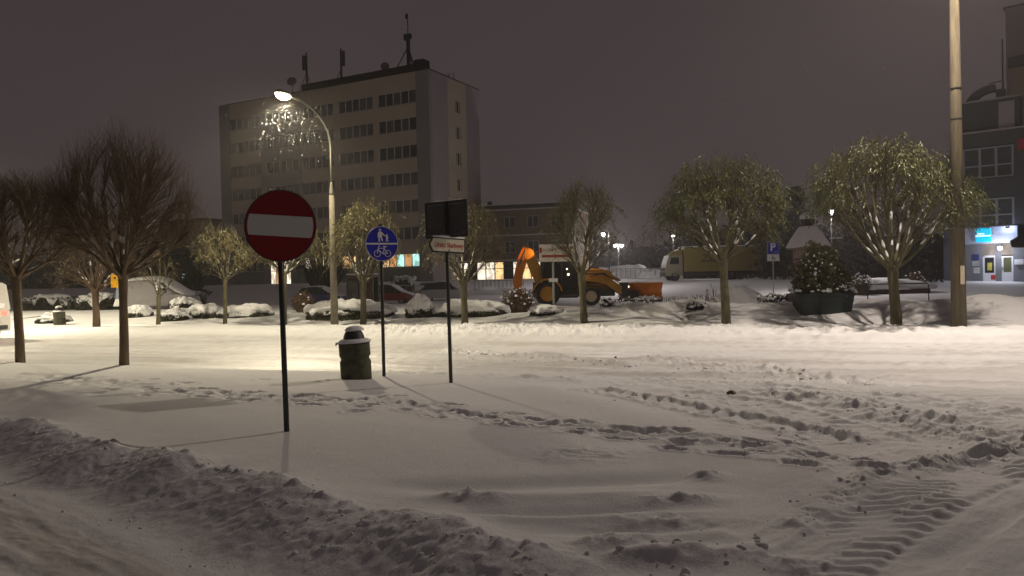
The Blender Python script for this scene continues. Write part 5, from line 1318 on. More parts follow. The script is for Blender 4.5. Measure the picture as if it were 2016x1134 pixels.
for x_, y_, z_, r_, em in ((0.42, -0.62, 2.70, 0.16, True), (-0.05, -0.73, 2.05, 0.05, False), (0.02, -0.73, 1.75, 0.07, False), (3.32, -0.55, 1.0, 0.06, False), (0.6, -0.5, 1.9, 0.05, False)):
    m = MB(); m.lathe([(r_ * 0.5, -r_ * 0.6), (r_, 0), (r_ * 0.6, r_ * 0.5), (r_ * 0.1, r_ * 0.6)], 12); m.build('work_lamp', M_BULBW if em else mat('small_lamp', (1, 0.8, 0.6), 0.4, emit=(1, 0.72, 0.45), estr=3.0), ld, True, loc=(x_, y_, z_), rot=(R(90), 0, 0))
sp = lamp_light('work_light', ld, (-1.45, -0.95, 2.98), 120, (1.0, 0.42, 0.12), 0, R(34), aim=(-0.95, 0.85, -0.02), radius=0.05)
m = MB(); m.bbox(-1.5, -1.38, -0.74, -0.60, 2.80, 2.92, 0.02); m.build('work_lamp', M_DARK, ld)
pl_ = bpy.data.lights.new('work_light', 'POINT'); pl_.energy = 35; pl_.color = (1, 0.62, 0.38); pl_.shadow_soft_size = 0.1
o_ = bpy.data.objects.new('work_light', pl_); COL.objects.link(o_); o_.parent = ld; o_.location = (0.62, -0.85, 2.55)

# lorry
LY = mat('lorry_yellow', (0.22, 0.17, 0.042), 0.6, var=0.12, vscale=0.8)
x, y = at_depth(1400, 80); lo = empty('box_lorry', (x, y, ground(x, y) - 0.05), R(2), 'long yellow box lorry with dark lettering on the parking ground', 'lorry')
m = MB(); m.bbox(-3.2, 5.15, -1.25, 1.25, 0.95, 3.55, 0.05); bx = m.build('box_body', LY, lo)
m = MB(); m.bbox(-3.2, 5.15, -1.24, 1.24, 3.552, 3.66, 0.03); m.build('snow', M_SNOW, bx)
lettering('Zaa', 1.15, mat('lorry_letter', (0.05, 0.035, 0.03), 0.7), bx, (-0.55, -1.256, 2.35), shear=0.25, bold=0.02, depth=0.003)
m = MB(); m.prism([(-5.15, 0.55), (-3.35, 0.55), (-3.35, 2.75), (-4.75, 2.72), (-5.08, 1.75), (-5.2, 1.1)], -1.15, 1.15); cbn = m.build('cab', mat('lorry_cab', (0.24, 0.22, 0.15), 0.5, var=0.1), lo)
m = MB(); m.add([(-5.10, -1.0, 1.75), (-5.10, 1.0, 1.75), (-4.80, 0.95, 2.62), (-4.80, -0.95, 2.62)], [(0, 1, 2, 3)]); m.build('windscreen', mat('frosted_glass', (0.35, 0.34, 0.34), 0.6), cbn)
m = MB(); m.prism([(-4.75, 1.8), (-3.75, 1.8), (-3.75, 2.5), (-4.55, 2.5)], -1.165, -1.152); m.build('side_window', M_GLASS, cbn)
m = MB(); m.prism([(-4.7, 2.73), (-3.4, 2.76), (-3.4, 3.4), (-4.1, 3.2)], -1.0, 1.0); m.build('air_deflector', LY, cbn)
m = MB(); m.box(-5.23, -5.0, -1.1, 1.1, 0.5, 0.95); m.build('bumper', M_DARK, cbn)
m = MB(); m.box(-5.22, -5.13, -0.8, 0.8, 1.1, 1.45); m.build('grille', M_DARK, cbn)
m = MB(); m.box(-3.3, 5.0, -0.9, 0.9, 0.55, 0.94); m.build('chassis', M_DARK, lo)
for xx in (-4.15, 1.7, 2.8):
    for yy in (-1.0, 1.0): wheel(lo, xx, yy, 0.48, 0.48, 0.3, M_DARK)
m = MB(); m.box(4.95, 5.05, -1.2, 1.2, 0.45, 0.6); m.build('rear_guard', M_DARK, lo)

# ------------------------------------------------------------------ glass shelter beside the red car
x, y = at_depth(722, 55); sh = empty('glass_shelter', (x, y, ground(x, y) - 0.02), R(-8), 'dark glass shelter with posters and a snowy roof behind the yellow willow', 'shelter')
m = MB(); m.bbox(-1.35, 0.75, -0.7, 0.7, 2.05, 2.2, 0.03); rf_ = m.build('roof', mat('shelter_red', (0.12, 0.03, 0.03), 0.6), sh)
m = MB(); m.bbox(-1.32, 0.72, -0.68, 0.68, 2.2, 2.32, 0.05); m.build('snow', M_SNOW, rf_)
for xx in (-1.3, -0.3, 0.68):
    for yy in (-0.62, 0.62):
        m = MB(); m.box(xx - 0.035, xx + 0.035, yy - 0.035, yy + 0.035, 0, 2.05); m.build('post', mat('shelter_frame', (0.16, 0.13, 0.13), 0.6), sh)
for a, b in ((-1.26, -0.34), (-0.26, 0.64)):
    for yy in (-0.62, 0.62):
        m = MB(); m.box(a, b, yy - 0.012, yy + 0.012, 0.3, 1.98); m.build('pane', M_GLASS, sh)
m = MB(); m.box(-1.18, -0.45, -0.66, -0.64, 0.5, 1.8); m.build('poster', mat('dim_poster', (0.10, 0.11, 0.09), 0.7, var=0.6, vscale=2.5), sh)
m = MB(); m.box(-0.2, 0.55, -0.66, -0.64, 0.5, 1.8); m.build('poster', mat('dim_red_poster', (0.13, 0.04, 0.04), 0.7, var=0.6, vscale=2.5), sh)

# ------------------------------------------------------------------ snow-capped shrubs and hedges
M_HEDGE = mat('hedge_leaf', (0.035, 0.040, 0.022), 0.7, col2=(0.06, 0.055, 0.03), vscale=3)
M_HCORE = mat('hedge_core', (0.010, 0.010, 0.008), 0.9)
M_HBROWN = mat('brown_shrub', (0.10, 0.062, 0.040), 0.8, col2=(0.14, 0.09, 0.06), vscale=3)
def blob(n_u, n_v, L, W, H, seed, zcut=0.0, amp=0.16, hfun=None):
    u = np.linspace(0, 2 * np.pi, n_u, endpoint=False); v = np.linspace(0, np.pi / 2, n_v)
    Uu, Vv = np.meshgrid(u, v)
    n = fbm(3 + 2.2 * np.cos(Uu) * np.cos(Vv) * max(1, L / W * 0.6) + seed, 2.2 * np.sin(Uu) * np.cos(Vv) + 2 * np.sin(Vv), seed, 4)
    r = 1 + amp * 2 * n
    cu = np.sign(np.cos(Uu)) * np.abs(np.cos(Uu)) ** 0.85; su = np.sign(np.sin(Uu)) * np.abs(np.sin(Uu)) ** 0.85
    cv = np.abs(np.cos(Vv)) ** 0.85
    return np.stack([L / 2 * cu * cv * r, W / 2 * su * cv * r, H * np.sin(Vv) ** 0.85 * (1 + amp * n)], -1), n
def hedge(loc, L, W, H, rz, label, seed, cap=0.55, name='hedge', cat='hedge', leafm=None, group='snow-laden shrubs along the verge', leaves=900, low=0.0):
    root = empty(name, loc, rz, label, cat, group)
    nu, nv = 72, 16
    P, n = blob(nu, nv, L * 0.92, W * 0.92, H * 0.82, seed)
    idx = np.arange(nu * nv).reshape(nv, nu)
    F_ = np.stack([idx[:-1], np.roll(idx[:-1], -1, 1), np.roll(idx[1:], -1, 1), idx[1:]], -1).reshape(-1, 4)
    link('branches', fast_mesh('branches', P.reshape(-1, 3), F_, M_HCORE), root)
    # snow: hangs down in lobes
    P, n = blob(nu, nv, L, W, H, seed)
    ang_ = np.linspace(0, 2 * np.pi, nu, endpoint=False)
    lob = 0.5 + fbm(ang_ * 3.2 * max(1, L / W * 0.5), ang_ * 0 + seed, seed + 5, 3)
    S = P.copy()
    zlow = H * (1 - cap) * (0.35 + 1.1 * lob)
    for j in range(nv):
        S[j, :, 2] = zlow + (H * 1.06 - zlow) * (P[j, :, 2] / H)
    nn = vnoise(S[..., 0] * 4 + seed, S[..., 1] * 4 + S[..., 2] * 3, seed + 9)
    S[..., 0] *= 1.0 + 0.06 * nn; S[..., 1] *= 1.0 + 0.10 * nn; S[..., 2] += 0.26 * H * nn * (P[..., 2] / H)
    inner = S[0].copy(); inner[:, :2] *= 0.86; inner[:, 2] += 0.06 * H
    S = np.concatenate([inner[None], S], 0)
    idx = np.arange(nu * (nv + 1)).reshape(nv + 1, nu)
    F_ = np.stack([idx[:-1], np.roll(idx[:-1], -1, 1), np.roll(idx[1:], -1, 1), idx[1:]], -1).reshape(-1, 4)
    link('snow', fast_mesh('snow', S.reshape(-1, 3), F_, M_SNOW), root)
    if leaves:
        rn = np.random.default_rng(seed); VL = []
        a = rn.uniform(0, 2 * np.pi, leaves); z = rn.random(leaves) ** 1.2 * H * (1 - cap) * 1.35
        q = rn.uniform(0.90, 1.04, leaves)
        cx = L / 2 * np.sign(np.cos(a)) * np.abs(np.cos(a)) ** 0.75 * q; cy = W / 2 * np.sign(np.sin(a)) * np.abs(np.sin(a)) ** 0.75 * q
        c = np.stack([cx, cy, z], 1); d = rn.normal(0, 1, (leaves, 3)); d /= np.linalg.norm(d, axis=1)[:, None]; e = np.cross(d, rn.normal(0, 1, (leaves, 3))); e /= np.linalg.norm(e, axis=1)[:, None]
        s = (0.05 + 0.06 * rn.random(leaves))[:, None]
        V_ = np.stack([c - d * s, c + e * s * 0.4, c + d * s, c - e * s * 0.4], 1).reshape(-1, 3)
        tag(link('leaves', fast_mesh('leaves', V_, np.arange(leaves * 4).reshape(-1, 4), leafm or M_HEDGE, False), root), kind='stuff')
    return root
def hedge_px(x0, x1, ybase, ytop, Y, label, seed, W=1.2, cap=0.6, **k):
    a = at_depth((x0 + x1) / 2, Y); L = (x1 - x0) * Y / FPX
    H = (ybase - ytop) * Y / FPX
    return hedge((a[0], a[1], ground(*a) - 0.06), L, W, H, R(k.pop('rz', -10)), label, seed, cap, **k)
hedge_px(606, 772, 632, 598, 32.5, 'long snow-capped hedge behind the concrete lamp post', 201, W=2.4, cap=0.70, leaves=1500)
hedge_px(800, 852, 629, 586, 31.5, 'round snow-covered bush right of the blue cycle sign', 202, W=1.2, cap=0.68)
hedge_px(846, 992, 629, 598, 31.8, 'snow-capped hedge behind the post of the arrow sign', 203, W=1.5, cap=0.72, leaves=1300)
hedge_px(430, 535, 634, 609, 34.5, 'low snow-covered hedge left of the no-entry sign post', 204, W=1.6, cap=0.72)
hedge_px(372, 436, 634, 607, 34.8, 'low snow-laden shrub behind the slim yellowed tree', 205, W=1.5, cap=0.7)
hedge_px(322, 378, 634, 612, 34.2, 'drooping snow-covered shrub beside the cut-back tree', 206, W=1.4, cap=0.6)
hedge_px(336, 390, 608, 580, 41, 'flat snow-capped bush in front of the buried van', 207, W=1.4, cap=0.55)
hedge_px(246, 296, 628, 604, 37, 'small snowy shrub between the bare tree and the cut-back tree', 208, W=1.0, cap=0.7)
hedge_px(1045, 1110, 622, 603, 28.5, 'low snow mound of a buried shrub left of the half-bare willow', 209, W=1.0, cap=0.8, leaves=200)
hedge_px(45, 150, 612, 583, 50, 'dark clipped hedge under a flat layer of snow behind the small bin', 210, W=1.6, cap=0.3, leaves=1400)
hedge_px(150, 235, 612, 580, 48, 'dark clipped hedge topped with snow left of the yellow children sign', 211, W=1.5, cap=0.3, leaves=1200)
hedge_px(340, 405, 586, 562, 66, 'dark box hedge with a thin snow top in front of the office wing', 212, W=1.6, cap=0.22, leaves=1000)
hedge_px(76, 132, 632, 612, 36, 'flat snow-covered shrub beside the small litter bin', 213, W=1.4, cap=0.75, leaves=300)
hedge_px(772, 815, 562, 533, 74, 'dark round bush against the plinth of the tower', 214, W=2.0, cap=0.2, leaves=900)

def twiggy(name, loc, L, H, label, seed, n, leafm, snowy=0.0, group='bare twiggy shrubs', W=None, thick=0.008):
    rg = random.Random(seed); root = empty(name, loc, 0, label, 'shrub', group)
    pts = []; W = W or L * 0.7
    for i in range(n):
        a = rg.uniform(0, 2 * math.pi); q = math.sqrt(rg.random())
        b = Vector((math.cos(a) * q * L * 0.22, math.sin(a) * q * W * 0.22, 0))
        h = H * rg.uniform(0.55, 1.0) * (1 - 0.35 * q * q)
        e = Vector((math.cos(a) * q * L * 0.55, math.sin(a) * q * W * 0.55, h)); c = (b + e) / 2 + Vector((0, 0, h * 0.15))
        pts.append([tuple(p) for p in bez(b, c, e, 4)])
    A = np.array(pts); rad = thick * np.array([1.3, 1.1, 0.9, 0.7, 0.4])
    offs = np.array([[math.cos(a), math.sin(a), 0] for a in (0, 2.09, 4.19)])
    Vt = A[:, :, None, :] + offs[None, None] * rad[None, :, None, None]; idx = np.arange(n * 15).reshape(n, 5, 3)
    F_ = np.stack([idx[:, :-1, :], np.roll(idx[:, :-1, :], -1, 2), np.roll(idx[:, 1:, :], -1, 2), idx[:, 1:, :]], -1).reshape(-1, 4)
    tag(link('twigs', fast_mesh('twigs', Vt.reshape(-1, 3), F_, leafm), root), kind='stuff')
    rn = np.random.default_rng(seed); k = n * 6
    pi = rn.integers(0, n, k); ti = rn.integers(2, 5, k); c = A[pi, ti] + rn.normal(0, 0.06, (k, 3))
    d = rn.normal(0, 1, (k, 3)); d /= np.linalg.norm(d, axis=1)[:, None]; e = np.cross(d, rn.normal(0, 1, (k, 3))); e /= np.linalg.norm(e, axis=1)[:, None]
    s = (0.03 + 0.04 * rn.random(k))[:, None]
    V_ = np.stack([c - d * s, c + e * s * 0.45, c + d * s, c - e * s * 0.45], 1).reshape(-1, 3)
    tag(link('leaves', fast_mesh('leaves', V_, np.arange(k * 4).reshape(-1, 4), leafm, False), root), kind='stuff')
    if snowy:
        m = MB()
        for i in range(int(n * snowy)):
            p = A[rg.randrange(n), 4]; r = rg.uniform(0.04, 0.09)
            m.lathe([(r * 0.4, -r * 0.4), (r, 0), (r * 0.7, r * 0.6), (r * 0.1, r * 0.8)], 7, c=tuple(p))
        tag(m.build('snow', M_SNOW, root, True), kind='stuff')
    return root
def twiggy_px(x0, x1, yb, yt, Y, *a, name='shrub', **k):
    p = at_depth((x0 + x1) / 2, Y); return twiggy(name, (p[0], p[1], ground(*p) - 0.05), (x1 - x0) * Y / FPX, (yb - yt) * Y / FPX, *a, **k)
twiggy_px(990, 1052, 610, 556, 33, 'brown twiggy shrub at the rear of the loader', 301, 420, M_HBROWN, 0.10)
twiggy_px(574, 614, 612, 568, 36, 'brown leafy bush in front of the blue hatchback', 302, 300, M_HBROWN, 0.02)
twiggy_px(586, 690, 560, 470, 80, 'dark gnarled shrub tree in front of the lit tower windows', 303, 300, M_HCORE, 0, thick=0.05)
twiggy_px(690, 745, 590, 530, 72, 'dark bush behind the glass shelter', 304, 260, M_HCORE, 0, thick=0.03)
for i, (x0, x1, yb, yt, Y, lab) in enumerate(((1490, 1555, 628, 606, 27, 'frosted low plants poking through the snow left of the planter'), (1352, 1385, 626, 612, 26.5, 'dark tuft poking through the snow left of the round willow'),
                                       (1180, 1210, 622, 606, 28, 'frosted tuft just right of the half-bare willow'), (1245, 1275, 612, 600, 30, 'thin tuft in the snow below the plough'))):
    twiggy_px(x0, x1, yb, yt, Y, lab, 310 + i, 60, M_HCORE, 0.5, group='tufts poking through the snow')

# dried flower heads capped with snow in front of the plough
rg = random.Random(77); m = MB(); ms = MB()
for i in range(150):
    px = 1180 + 230 * rg.random() ** 0.7; Y = rg.uniform(33, 39); p = at_depth(px, Y); g = ground(*p); h = rg.uniform(0.40, 0.72)
    ex, ey = p[0] + rg.gauss(0, 0.12), p[1] + rg.gauss(0, 0.12)
    m.tube([(p[0], p[1], g - 0.05), ((p[0] + ex) / 2, (p[1] + ey) / 2, g + h * 0.6), (ex, ey, g + h)], 0.012, 4)
    r = rg.uniform(0.035, 0.075)
    ms.lathe([(r * 0.5, -r * 0.5), (r, -r * 0.1), (r * 0.95, r * 0.35), (r * 0.5, r * 0.75), (r * 0.1, r * 0.85)], 8, c=(ex, ey, g + h))
fb = tag(m.build('dried_flower_bed', M_HBROWN), 'bed of dried flower stalks with snowballs on their heads', 'flower bed', kind='stuff')
tag(ms.build('snow', M_SNOW, fb, True), kind='stuff')

# ------------------------------------------------------------------ other street furniture
# information board in front of the loader
x, y = at_depth(1098, 35); g = ground(x, y)
ib = empty('information_board', (x, y, g - 0.2), R(4), 'white information board with a red bar on a pale post', 'sign')
z0, z1 = D(1098, 515, y).z - g + 0.2, D(1098, 481, y).z - g + 0.2
hw = 36 * y / FPX
m = MB(); m.tube([(-0.2, 0.04, 0), (-0.2, 0.04, z0 + 0.3)], 0.055, 10); m.build('post', mat('pale_post', (0.34, 0.36, 0.35), 0.6, var=0.1), ib, True)
m = MB(); m.box(-hw, hw, -0.08, 0.0, z0, z1); bd = m.build('board', mat('board_white', (0.62, 0.58, 0.52), 0.6, var=0.06), ib)
m = MB(); m.box(-hw - 0.03, -hw, -0.085, 0.005, z0 - 0.02, z1 + 0.02); m.box(hw, hw + 0.03, -0.085, 0.005, z0 - 0.02, z1 + 0.02); m.build('rim', M_BACK, bd)
mr_ = mat('board_red', (0.32, 0.035, 0.02), 0.6)
m = MB(); m.box(-hw + 0.12, hw - 0.35, -0.088, -0.082, z0 + 0.20, z0 + 0.32); m.build('red_bar', mr_, bd)
m = MB(); m.box(0.05, hw - 0.1, -0.088, -0.082, z1 - 0.22, z1 - 0.15); m.build('red_bar', mr_, bd)
m = MB(); m.box(-hw + 0.02, -hw + 0.14, -0.088, -0.082, z1 - 0.40, z1 - 0.14); m.build('red_mark', mr_, bd)
m = MB(); rg = random.Random(9); xa = -hw + 0.18                    # blurred grey print
while xa < -0.1: w = rg.uniform(0.04, 0.09); m.box(xa, xa + w, -0.086, -0.082, z1 - 0.33, z1 - 0.2); xa += w + 0.03
m.build('faint_print', mat('grey_print', (0.33, 0.30, 0.28), 0.7), bd)
m = MB(); m.box(-0.42, 0.0, -0.05, -0.02, z0 - 0.95, z0 - 0.78); m.build('small_plate', M_WHITE, ib)

# parking sign
x, y = at_depth(1523, 50); g = ground(x, y)
pk = empty('parking_sign', (x, y, g - 0.1), R(2), 'blue P parking sign with a white wheelchair plate below', 'road sign')
zt = D(1523, 476, y).z - g + 0.1; zm = D(1523, 500.5, y).z - g + 0.1; zb = D(1523, 514, y).z - g + 0.1; hw = 12 * y / FPX
m = MB(); m.tube([(0, 0.03, 0), (0, 0.03, zt - 0.1)], 0.035, 8); m.build('post', mat('pale_post', (0.3, 0.3, 0.3)), pk, True)
m = MB(); m.box(-hw, hw, -0.03, 0, zm, zt); pp = m.build('plate', M_BLUE, pk)
f = MB(); f.box(-hw, hw, -0.036, -0.031, zm, zm + 0.03); f.box(-hw, hw, -0.036, -0.031, zt - 0.03, zt); f.box(-hw, -hw + 0.03, -0.0355, -0.031, zm + 0.03, zt - 0.03); f.box(hw - 0.03, hw, -0.0355, -0.031, zm + 0.03, zt - 0.03); f.build('rim', mat('sign_edge_blue', (0.25, 0.28, 0.5), 0.5), pp)
lettering('P', 0.72, M_WHITE, pp, (-0.02, -0.034, (zm + zt) / 2 + 0.04), bold=0.022, depth=0.002)
m = MB(); m.box(hw * 0.05, hw - 0.05, -0.035, -0.031, zm + 0.07, zm + 0.22); m.build('small_panel', mat('small_panel', (0.08, 0.10, 0.45), 0.5), pp)
m = MB(); m.box(-hw, hw, -0.028, 0, zb, zm - 0.01); pw = m.build('lower_plate', M_WHITE, pk)
m = MB(); c0 = zb + 0.16; ringp(m, -0.02, c0, 0.11, 0.028, -0.033, -0.029, 20); bar(m, -0.04, c0 + 0.24, -0.03, c0 + 0.05, 0.045, -0.034, -0.029); bar(m, -0.03, c0 + 0.05, 0.09, c0 + 0.04, 0.035, -0.035, -0.029); bar(m, 0.09, c0 + 0.05, 0.15, c0 - 0.07, 0.035, -0.036, -0.029); m.build('wheelchair', M_BLACK, pw)

# yellow children sign beyond the bare tree
x, y = G(240, 646); g = ground(x, y)
ch = empty('children_sign', (x, y, g - 0.1), R(8), 'yellow sign with a running child figure above two pale plates', 'road sign')
zz = [D(233, v, y).z - g + 0.1 for v in (540, 566, 568, 588, 589, 603)]
m = MB(); m.tube([(0, 0.03, 0), (0, 0.03, zz[0])], 0.03, 8); m.build('post', mat('pale_post', (0.3, 0.3, 0.3)), ch, True)
hw = 13 * y / FPX
m = MB(); m.box(-hw - 0.1, hw - 0.1, -0.02, 0, zz[1], zz[0]); yp = m.build('plate', mat('sign_yellow', (0.70, 0.36, 0.01), 0.5, var=0.05), ch)
m = MB(); cz = (zz[0] + zz[1]) / 2; Y0, Y1 = -0.028, -0.022
disc(m, 0.045, Y0, Y1, 12, cz + 0.12); disc(m, 0.04, Y0, Y1, 12, cz + 0.13); m.v = [(vx + (0.06 if i < 24 else -0.22), vy, vz) for i, (vx, vy, vz) in enumerate(m.v)]
m.prism([(0.03, cz + 0.07), (0.10, cz + 0.07), (0.14, cz - 0.06), (-0.02, cz - 0.06)], Y0, Y1); bar(m, 0.04, cz + 0.05, -0.10, cz + 0.02, 0.035, Y0 - 0.001, Y1); bar(m, 0.02, cz - 0.05, -0.04, cz - 0.2, 0.04, Y0 - 0.002, Y1); bar(m, 0.09, cz - 0.05, 0.14, cz - 0.18, 0.04, Y0 - 0.003, Y1); bar(m, 0.10, cz + 0.06, 0.13, cz + 0.16, 0.03, Y0 - 0.004, Y1)
m.build('child_figure', M_BLACK, yp)
m = MB(); m.prism([(-0.22, zz[3]), (0.20, zz[3]), (0.16, zz[2]), (-0.15, zz[2])], -0.02, 0); m.build('pale_blue_plate', mat('pale_blue', (0.22, 0.27, 0.36), 0.6, var=0.3, vscale=4), ch)
m = MB(); m.prism([(-0.32, zz[5]), (0.26, zz[5]), (0.20, zz[4]), (-0.22, zz[4])], -0.02, 0); m.build('white_plate', M_WHITE, ch)
m = MB(); m.tube([(-0.35, 0, zz[0] + 0.03), (0.15, 0, zz[0] + 0.03)], 0.03, 6); m.build('snow', M_SNOW, yp, True)

# brick wayside shrine
x, y = at_depth(1592, 44); g = ground(x, y)
M_OLDB = mat('old_brick', (0.34, 0.25, 0.20), 0.9, var=0.25, vscale=3, bump=0.02, bscale=9)
sr = empty('brick_pillar', (x, y, g - 0.2), R(5), 'old brick pillar with a snowy hipped roof and a dark ball on top', 'pillar')
k_ = y / FPX
def zp(py): return D(1592, py, y).z - g + 0.2
m = MB(); m.bbox(-0.66, 0.66, -0.66, 0.66, 0.0, zp(540), 0.03); m.build('shaft', M_OLDB, sr)
for z_ in (zp(533), zp(522), zp(510)):
    m = MB(); m.box(-0.675, 0.675, -0.675, 0.675, z_ - 0.05, z_ + 0.03); m.build('brick_band', mat('dark_band_brick', (0.10, 0.07, 0.055), 0.9, var=0.3, vscale=4), sr)
m = MB(); m.bbox(-0.64, 0.64, -0.64, 0.64, zp(540), zp(488), 0.02); m.build('shaft', M_OLDB, sr)
m = MB(); m.box(-0.95, 0.95, -0.95, 0.95, 0.0, zp(578)); m.build('plinth', mat('plinth_brick', (0.14, 0.06, 0.05), 0.9, var=0.3, vscale=4), sr)
m = MB(); rr = []
for hw, z_ in ((0.9, zp(490)), (0.9, zp(487)), (0.5, zp(458)), (0.34, zp(450)), (0.2, zp(449))): rr.append([(-hw, -hw, z_), (hw, -hw, z_), (hw, hw, z_), (-hw, hw, z_)])
m.rings(rr); rf_ = m.build('roof', M_OLDB, sr)
m = MB(); rr = []
for hw, z_ in ((0.88, zp(487.5)), (0.93, zp(486)), (0.86, zp(479)), (0.52, zp(455)), (0.36, zp(446)), (0.2, zp(445))): 
    rr.append([(hw * a, hw * b, z_) for a, b in ((-1, -1), (0, -1.02), (1, -1), (1.02, 0), (1, 1), (0, 1.02), (-1, 1), (-1.02, 0))])
m.rings(rr); m.build('snow', M_SNOW, rf_)
m = MB(); m.lathe([(0.16, 0), (0.2, 0.1), (0.40, 0.28), (0.44, 0.48), (0.30, 0.68), (0.05, 0.72)], 18, c=(0, 0, zp(449))); bl_ = m.build('ball', mat('dark_ball', (0.03, 0.018, 0.015), 0.6), sr, True)
m = MB(); m.lathe([(0.42, 0.52), (0.47, 0.55), (0.42, 0.75), (0.25, 0.92), (0.03, 0.97)], 18, c=(0, 0, zp(449))); m.build('snow', M_SNOW, bl_, True)

# big green planter with an evergreen bush
x, y = foot(1619, 609); g = ground(x, y)
pt = empty('plant_tub', (x, y, g - 0.15), R(-6), 'large dark green tub holding a snow-dusted evergreen bush', 'planter')
kk = y / FPX
m = MB(); rr = []
for f_, z_ in ((0.88, 0.0), (1.0, 0.86), (1.05, 0.87), (1.05, 0.97), (0.95, 0.97), (0.93, 0.85)):
    rr.append([(53 * kk * f_ * cx_, 0.55 * f_ * cy_, z_ * 0.72) for cx_, cy_ in ((-1, -0.8), (-0.9, -1), (0.9, -1), (1, -0.8), (1, 0.8), (0.9, 1), (-0.9, 1), (-1, 0.8))])
m.rings(rr); m.build('tub', mat('tub_green', (0.022, 0.034, 0.030), 0.6, var=0.15), pt)
rn = np.random.default_rng(5); n = 3400
def cloud(n, rx, ry, rz_, c, sq=1.0):
    d = rn.normal(0, 1, (n, 3)); d /= np.linalg.norm(d, axis=1)[:, None]; q = rn.random(n) ** 0.45
    lump = 1 + 0.30 * np.sin(d[:, 0] * 5 + 1) * np.sin(d[:, 2] * 6) + 0.18 * np.sin(d[:, 1] * 9)
    return d * (q * lump)[:, None] * np.array([rx, ry, rz_]) + np.array(c)
def leafmesh(c, s0, s1, m_, parent, name='leaves', asp=0.45):
    n = len(c); d = rn.normal(0, 1, (n, 3)); d /= np.linalg.norm(d, axis=1)[:, None]; e = np.cross(d, rn.normal(0, 1, (n, 3))); e /= np.linalg.norm(e, axis=1)[:, None]
    s = (s0 + (s1 - s0) * rn.random(n))[:, None]
    return tag(link(name, fast_mesh(name, np.stack([c - d * s, c + e * s * asp, c + d * s, c - e * s * asp], 1).reshape(-1, 3), np.arange(n * 4).reshape(-1, 4), m_, False), parent), kind='stuff')
EVG = mat('evergreen_leaf', (0.07, 0.08, 0.032), 0.5, col2=(0.14, 0.13, 0.06), vscale=3)
c = cloud(6000, 50 * kk, 0.66, 0.90, (-0.05, 0, 1.42)); c = c[c[:, 2] > 0.66]; c[:, 0] *= 1.28 - 0.42 * (c[:, 2] - 0.66); leafmesh(c, 0.045, 0.09, EVG, pt)
c = cloud(900, 62 * kk, 0.6, 0.16, (0.1, 0, 0.76)); leafmesh(c, 0.04, 0.08, EVG, pt, 'trailing_leaves')
m = MB(); rg = random.Random(12)
for i in range(10): m.tube([(rg.uniform(-0.5, 0.5), rg.uniform(-0.2, 0.2), 0.6), (rg.uniform(-0.55, 0.55), rg.uniform(-0.3, 0.3), rg.uniform(1.3, 2.0))], [0.025, 0.01], 5)
m.build('stems', BARKD, pt)
ms = MB()
for i in range(46):
    a = rg.uniform(0, 2 * math.pi); q = rg.uniform(0.75, 1.0); X_, Y_ = 62 * kk * math.cos(a) * q, 0.6 * math.sin(a) * q; r = rg.uniform(0.05, 0.11)
    ms.lathe([(r * 0.6, -0.04), (r, 0), (r * 0.8, r * 0.4), (r * 0.1, r * 0.6)], 8, c=(X_, Y_, rg.uniform(0.71, 0.87)))
for i in range(170):
    p = cloud(1, 42 * kk, 0.66, 0.84, (-0.1, 0, 1.45))[0]; r = rg.uniform(0.02, 0.055)
    if p[1] < 0.2 and p[2] > 0.8: ms.lathe([(r * 0.6, -0.03), (r, 0), (r * 0.8, r * 0.4), (r * 0.1, r * 0.6)], 7, c=tuple(p))
tag(ms.build('snow', M_SNOW, pt, True), kind='stuff')

# tubular bike rack and low wall behind the wide willow
x0, x1 = at_depth(1708, 42)[0], at_depth(1828, 42)[0]
g = ground((x0 + x1) / 2, 42)
bk = empty('bike_rack', (0, 42, g - 0.05), 0, 'low tubular steel barrier behind the wide willow', 'barrier')
m = MB(); h = 1.05; m.tube([(x0, 0, 0), (x0, 0, h - 0.12), (x0 + 0.04, 0, h - 0.03), (x0 + 0.13, 0, h), (x1 - 0.13, 0, h), (x1 - 0.04, 0, h - 0.03), (x1, 0, h - 0.12), (x1, 0, 0)], 0.03, 8); m.build('frame', M_DARK, bk)
m = MB(); m.tube([(x0 + 0.1, 0, h + 0.035), (x1 - 0.1, 0, h + 0.035)], 0.022, 6); m.build('snow', M_SNOW, bk, True)
p = at_depth(1740, 50)
lw = empty('raised_bed', (p[0], p[1], ground(*p)), R(-4), 'raised flower bed with a dark edge under thick snow behind the barrier', 'flower bed')
m = MB(); m.bbox(-3.6, 2.6, -0.9, 0.9, -0.2, 0.28, 0.03); m.build('kerb', mat('bed_kerb', (0.06, 0.035, 0.035), 0.9, var=0.3), lw)
P_, n_ = blob(48, 12, 6.3, 1.9, 0.75, 44, amp=0.2); P_[..., 2] += 0.24; P_[..., 0] -= 0.5
idx = np.arange(48 * 12).reshape(12, 48); link('snow', fast_mesh('snow', P_.reshape(-1, 3), np.stack([idx[:-1], np.roll(idx[:-1], -1, 1), np.roll(idx[1:], -1, 1), idx[1:]], -1).reshape(-1, 4), M_SNOW), lw)
for px, Y, lab, s_ in ((1693, 49, 'pink-white frosted shrub right of the green tub', 321), (1800, 51, 'brown shrub on the raised bed behind the wide willow', 322)):
    p = at_depth(px, Y); twiggy('shrub', (p[0], p[1], ground(*p)), 1.5, 1.5, lab, s_, 160, M_HBROWN, 0.5 if s_ == 321 else 0.1, group='shrubs by the raised bed')

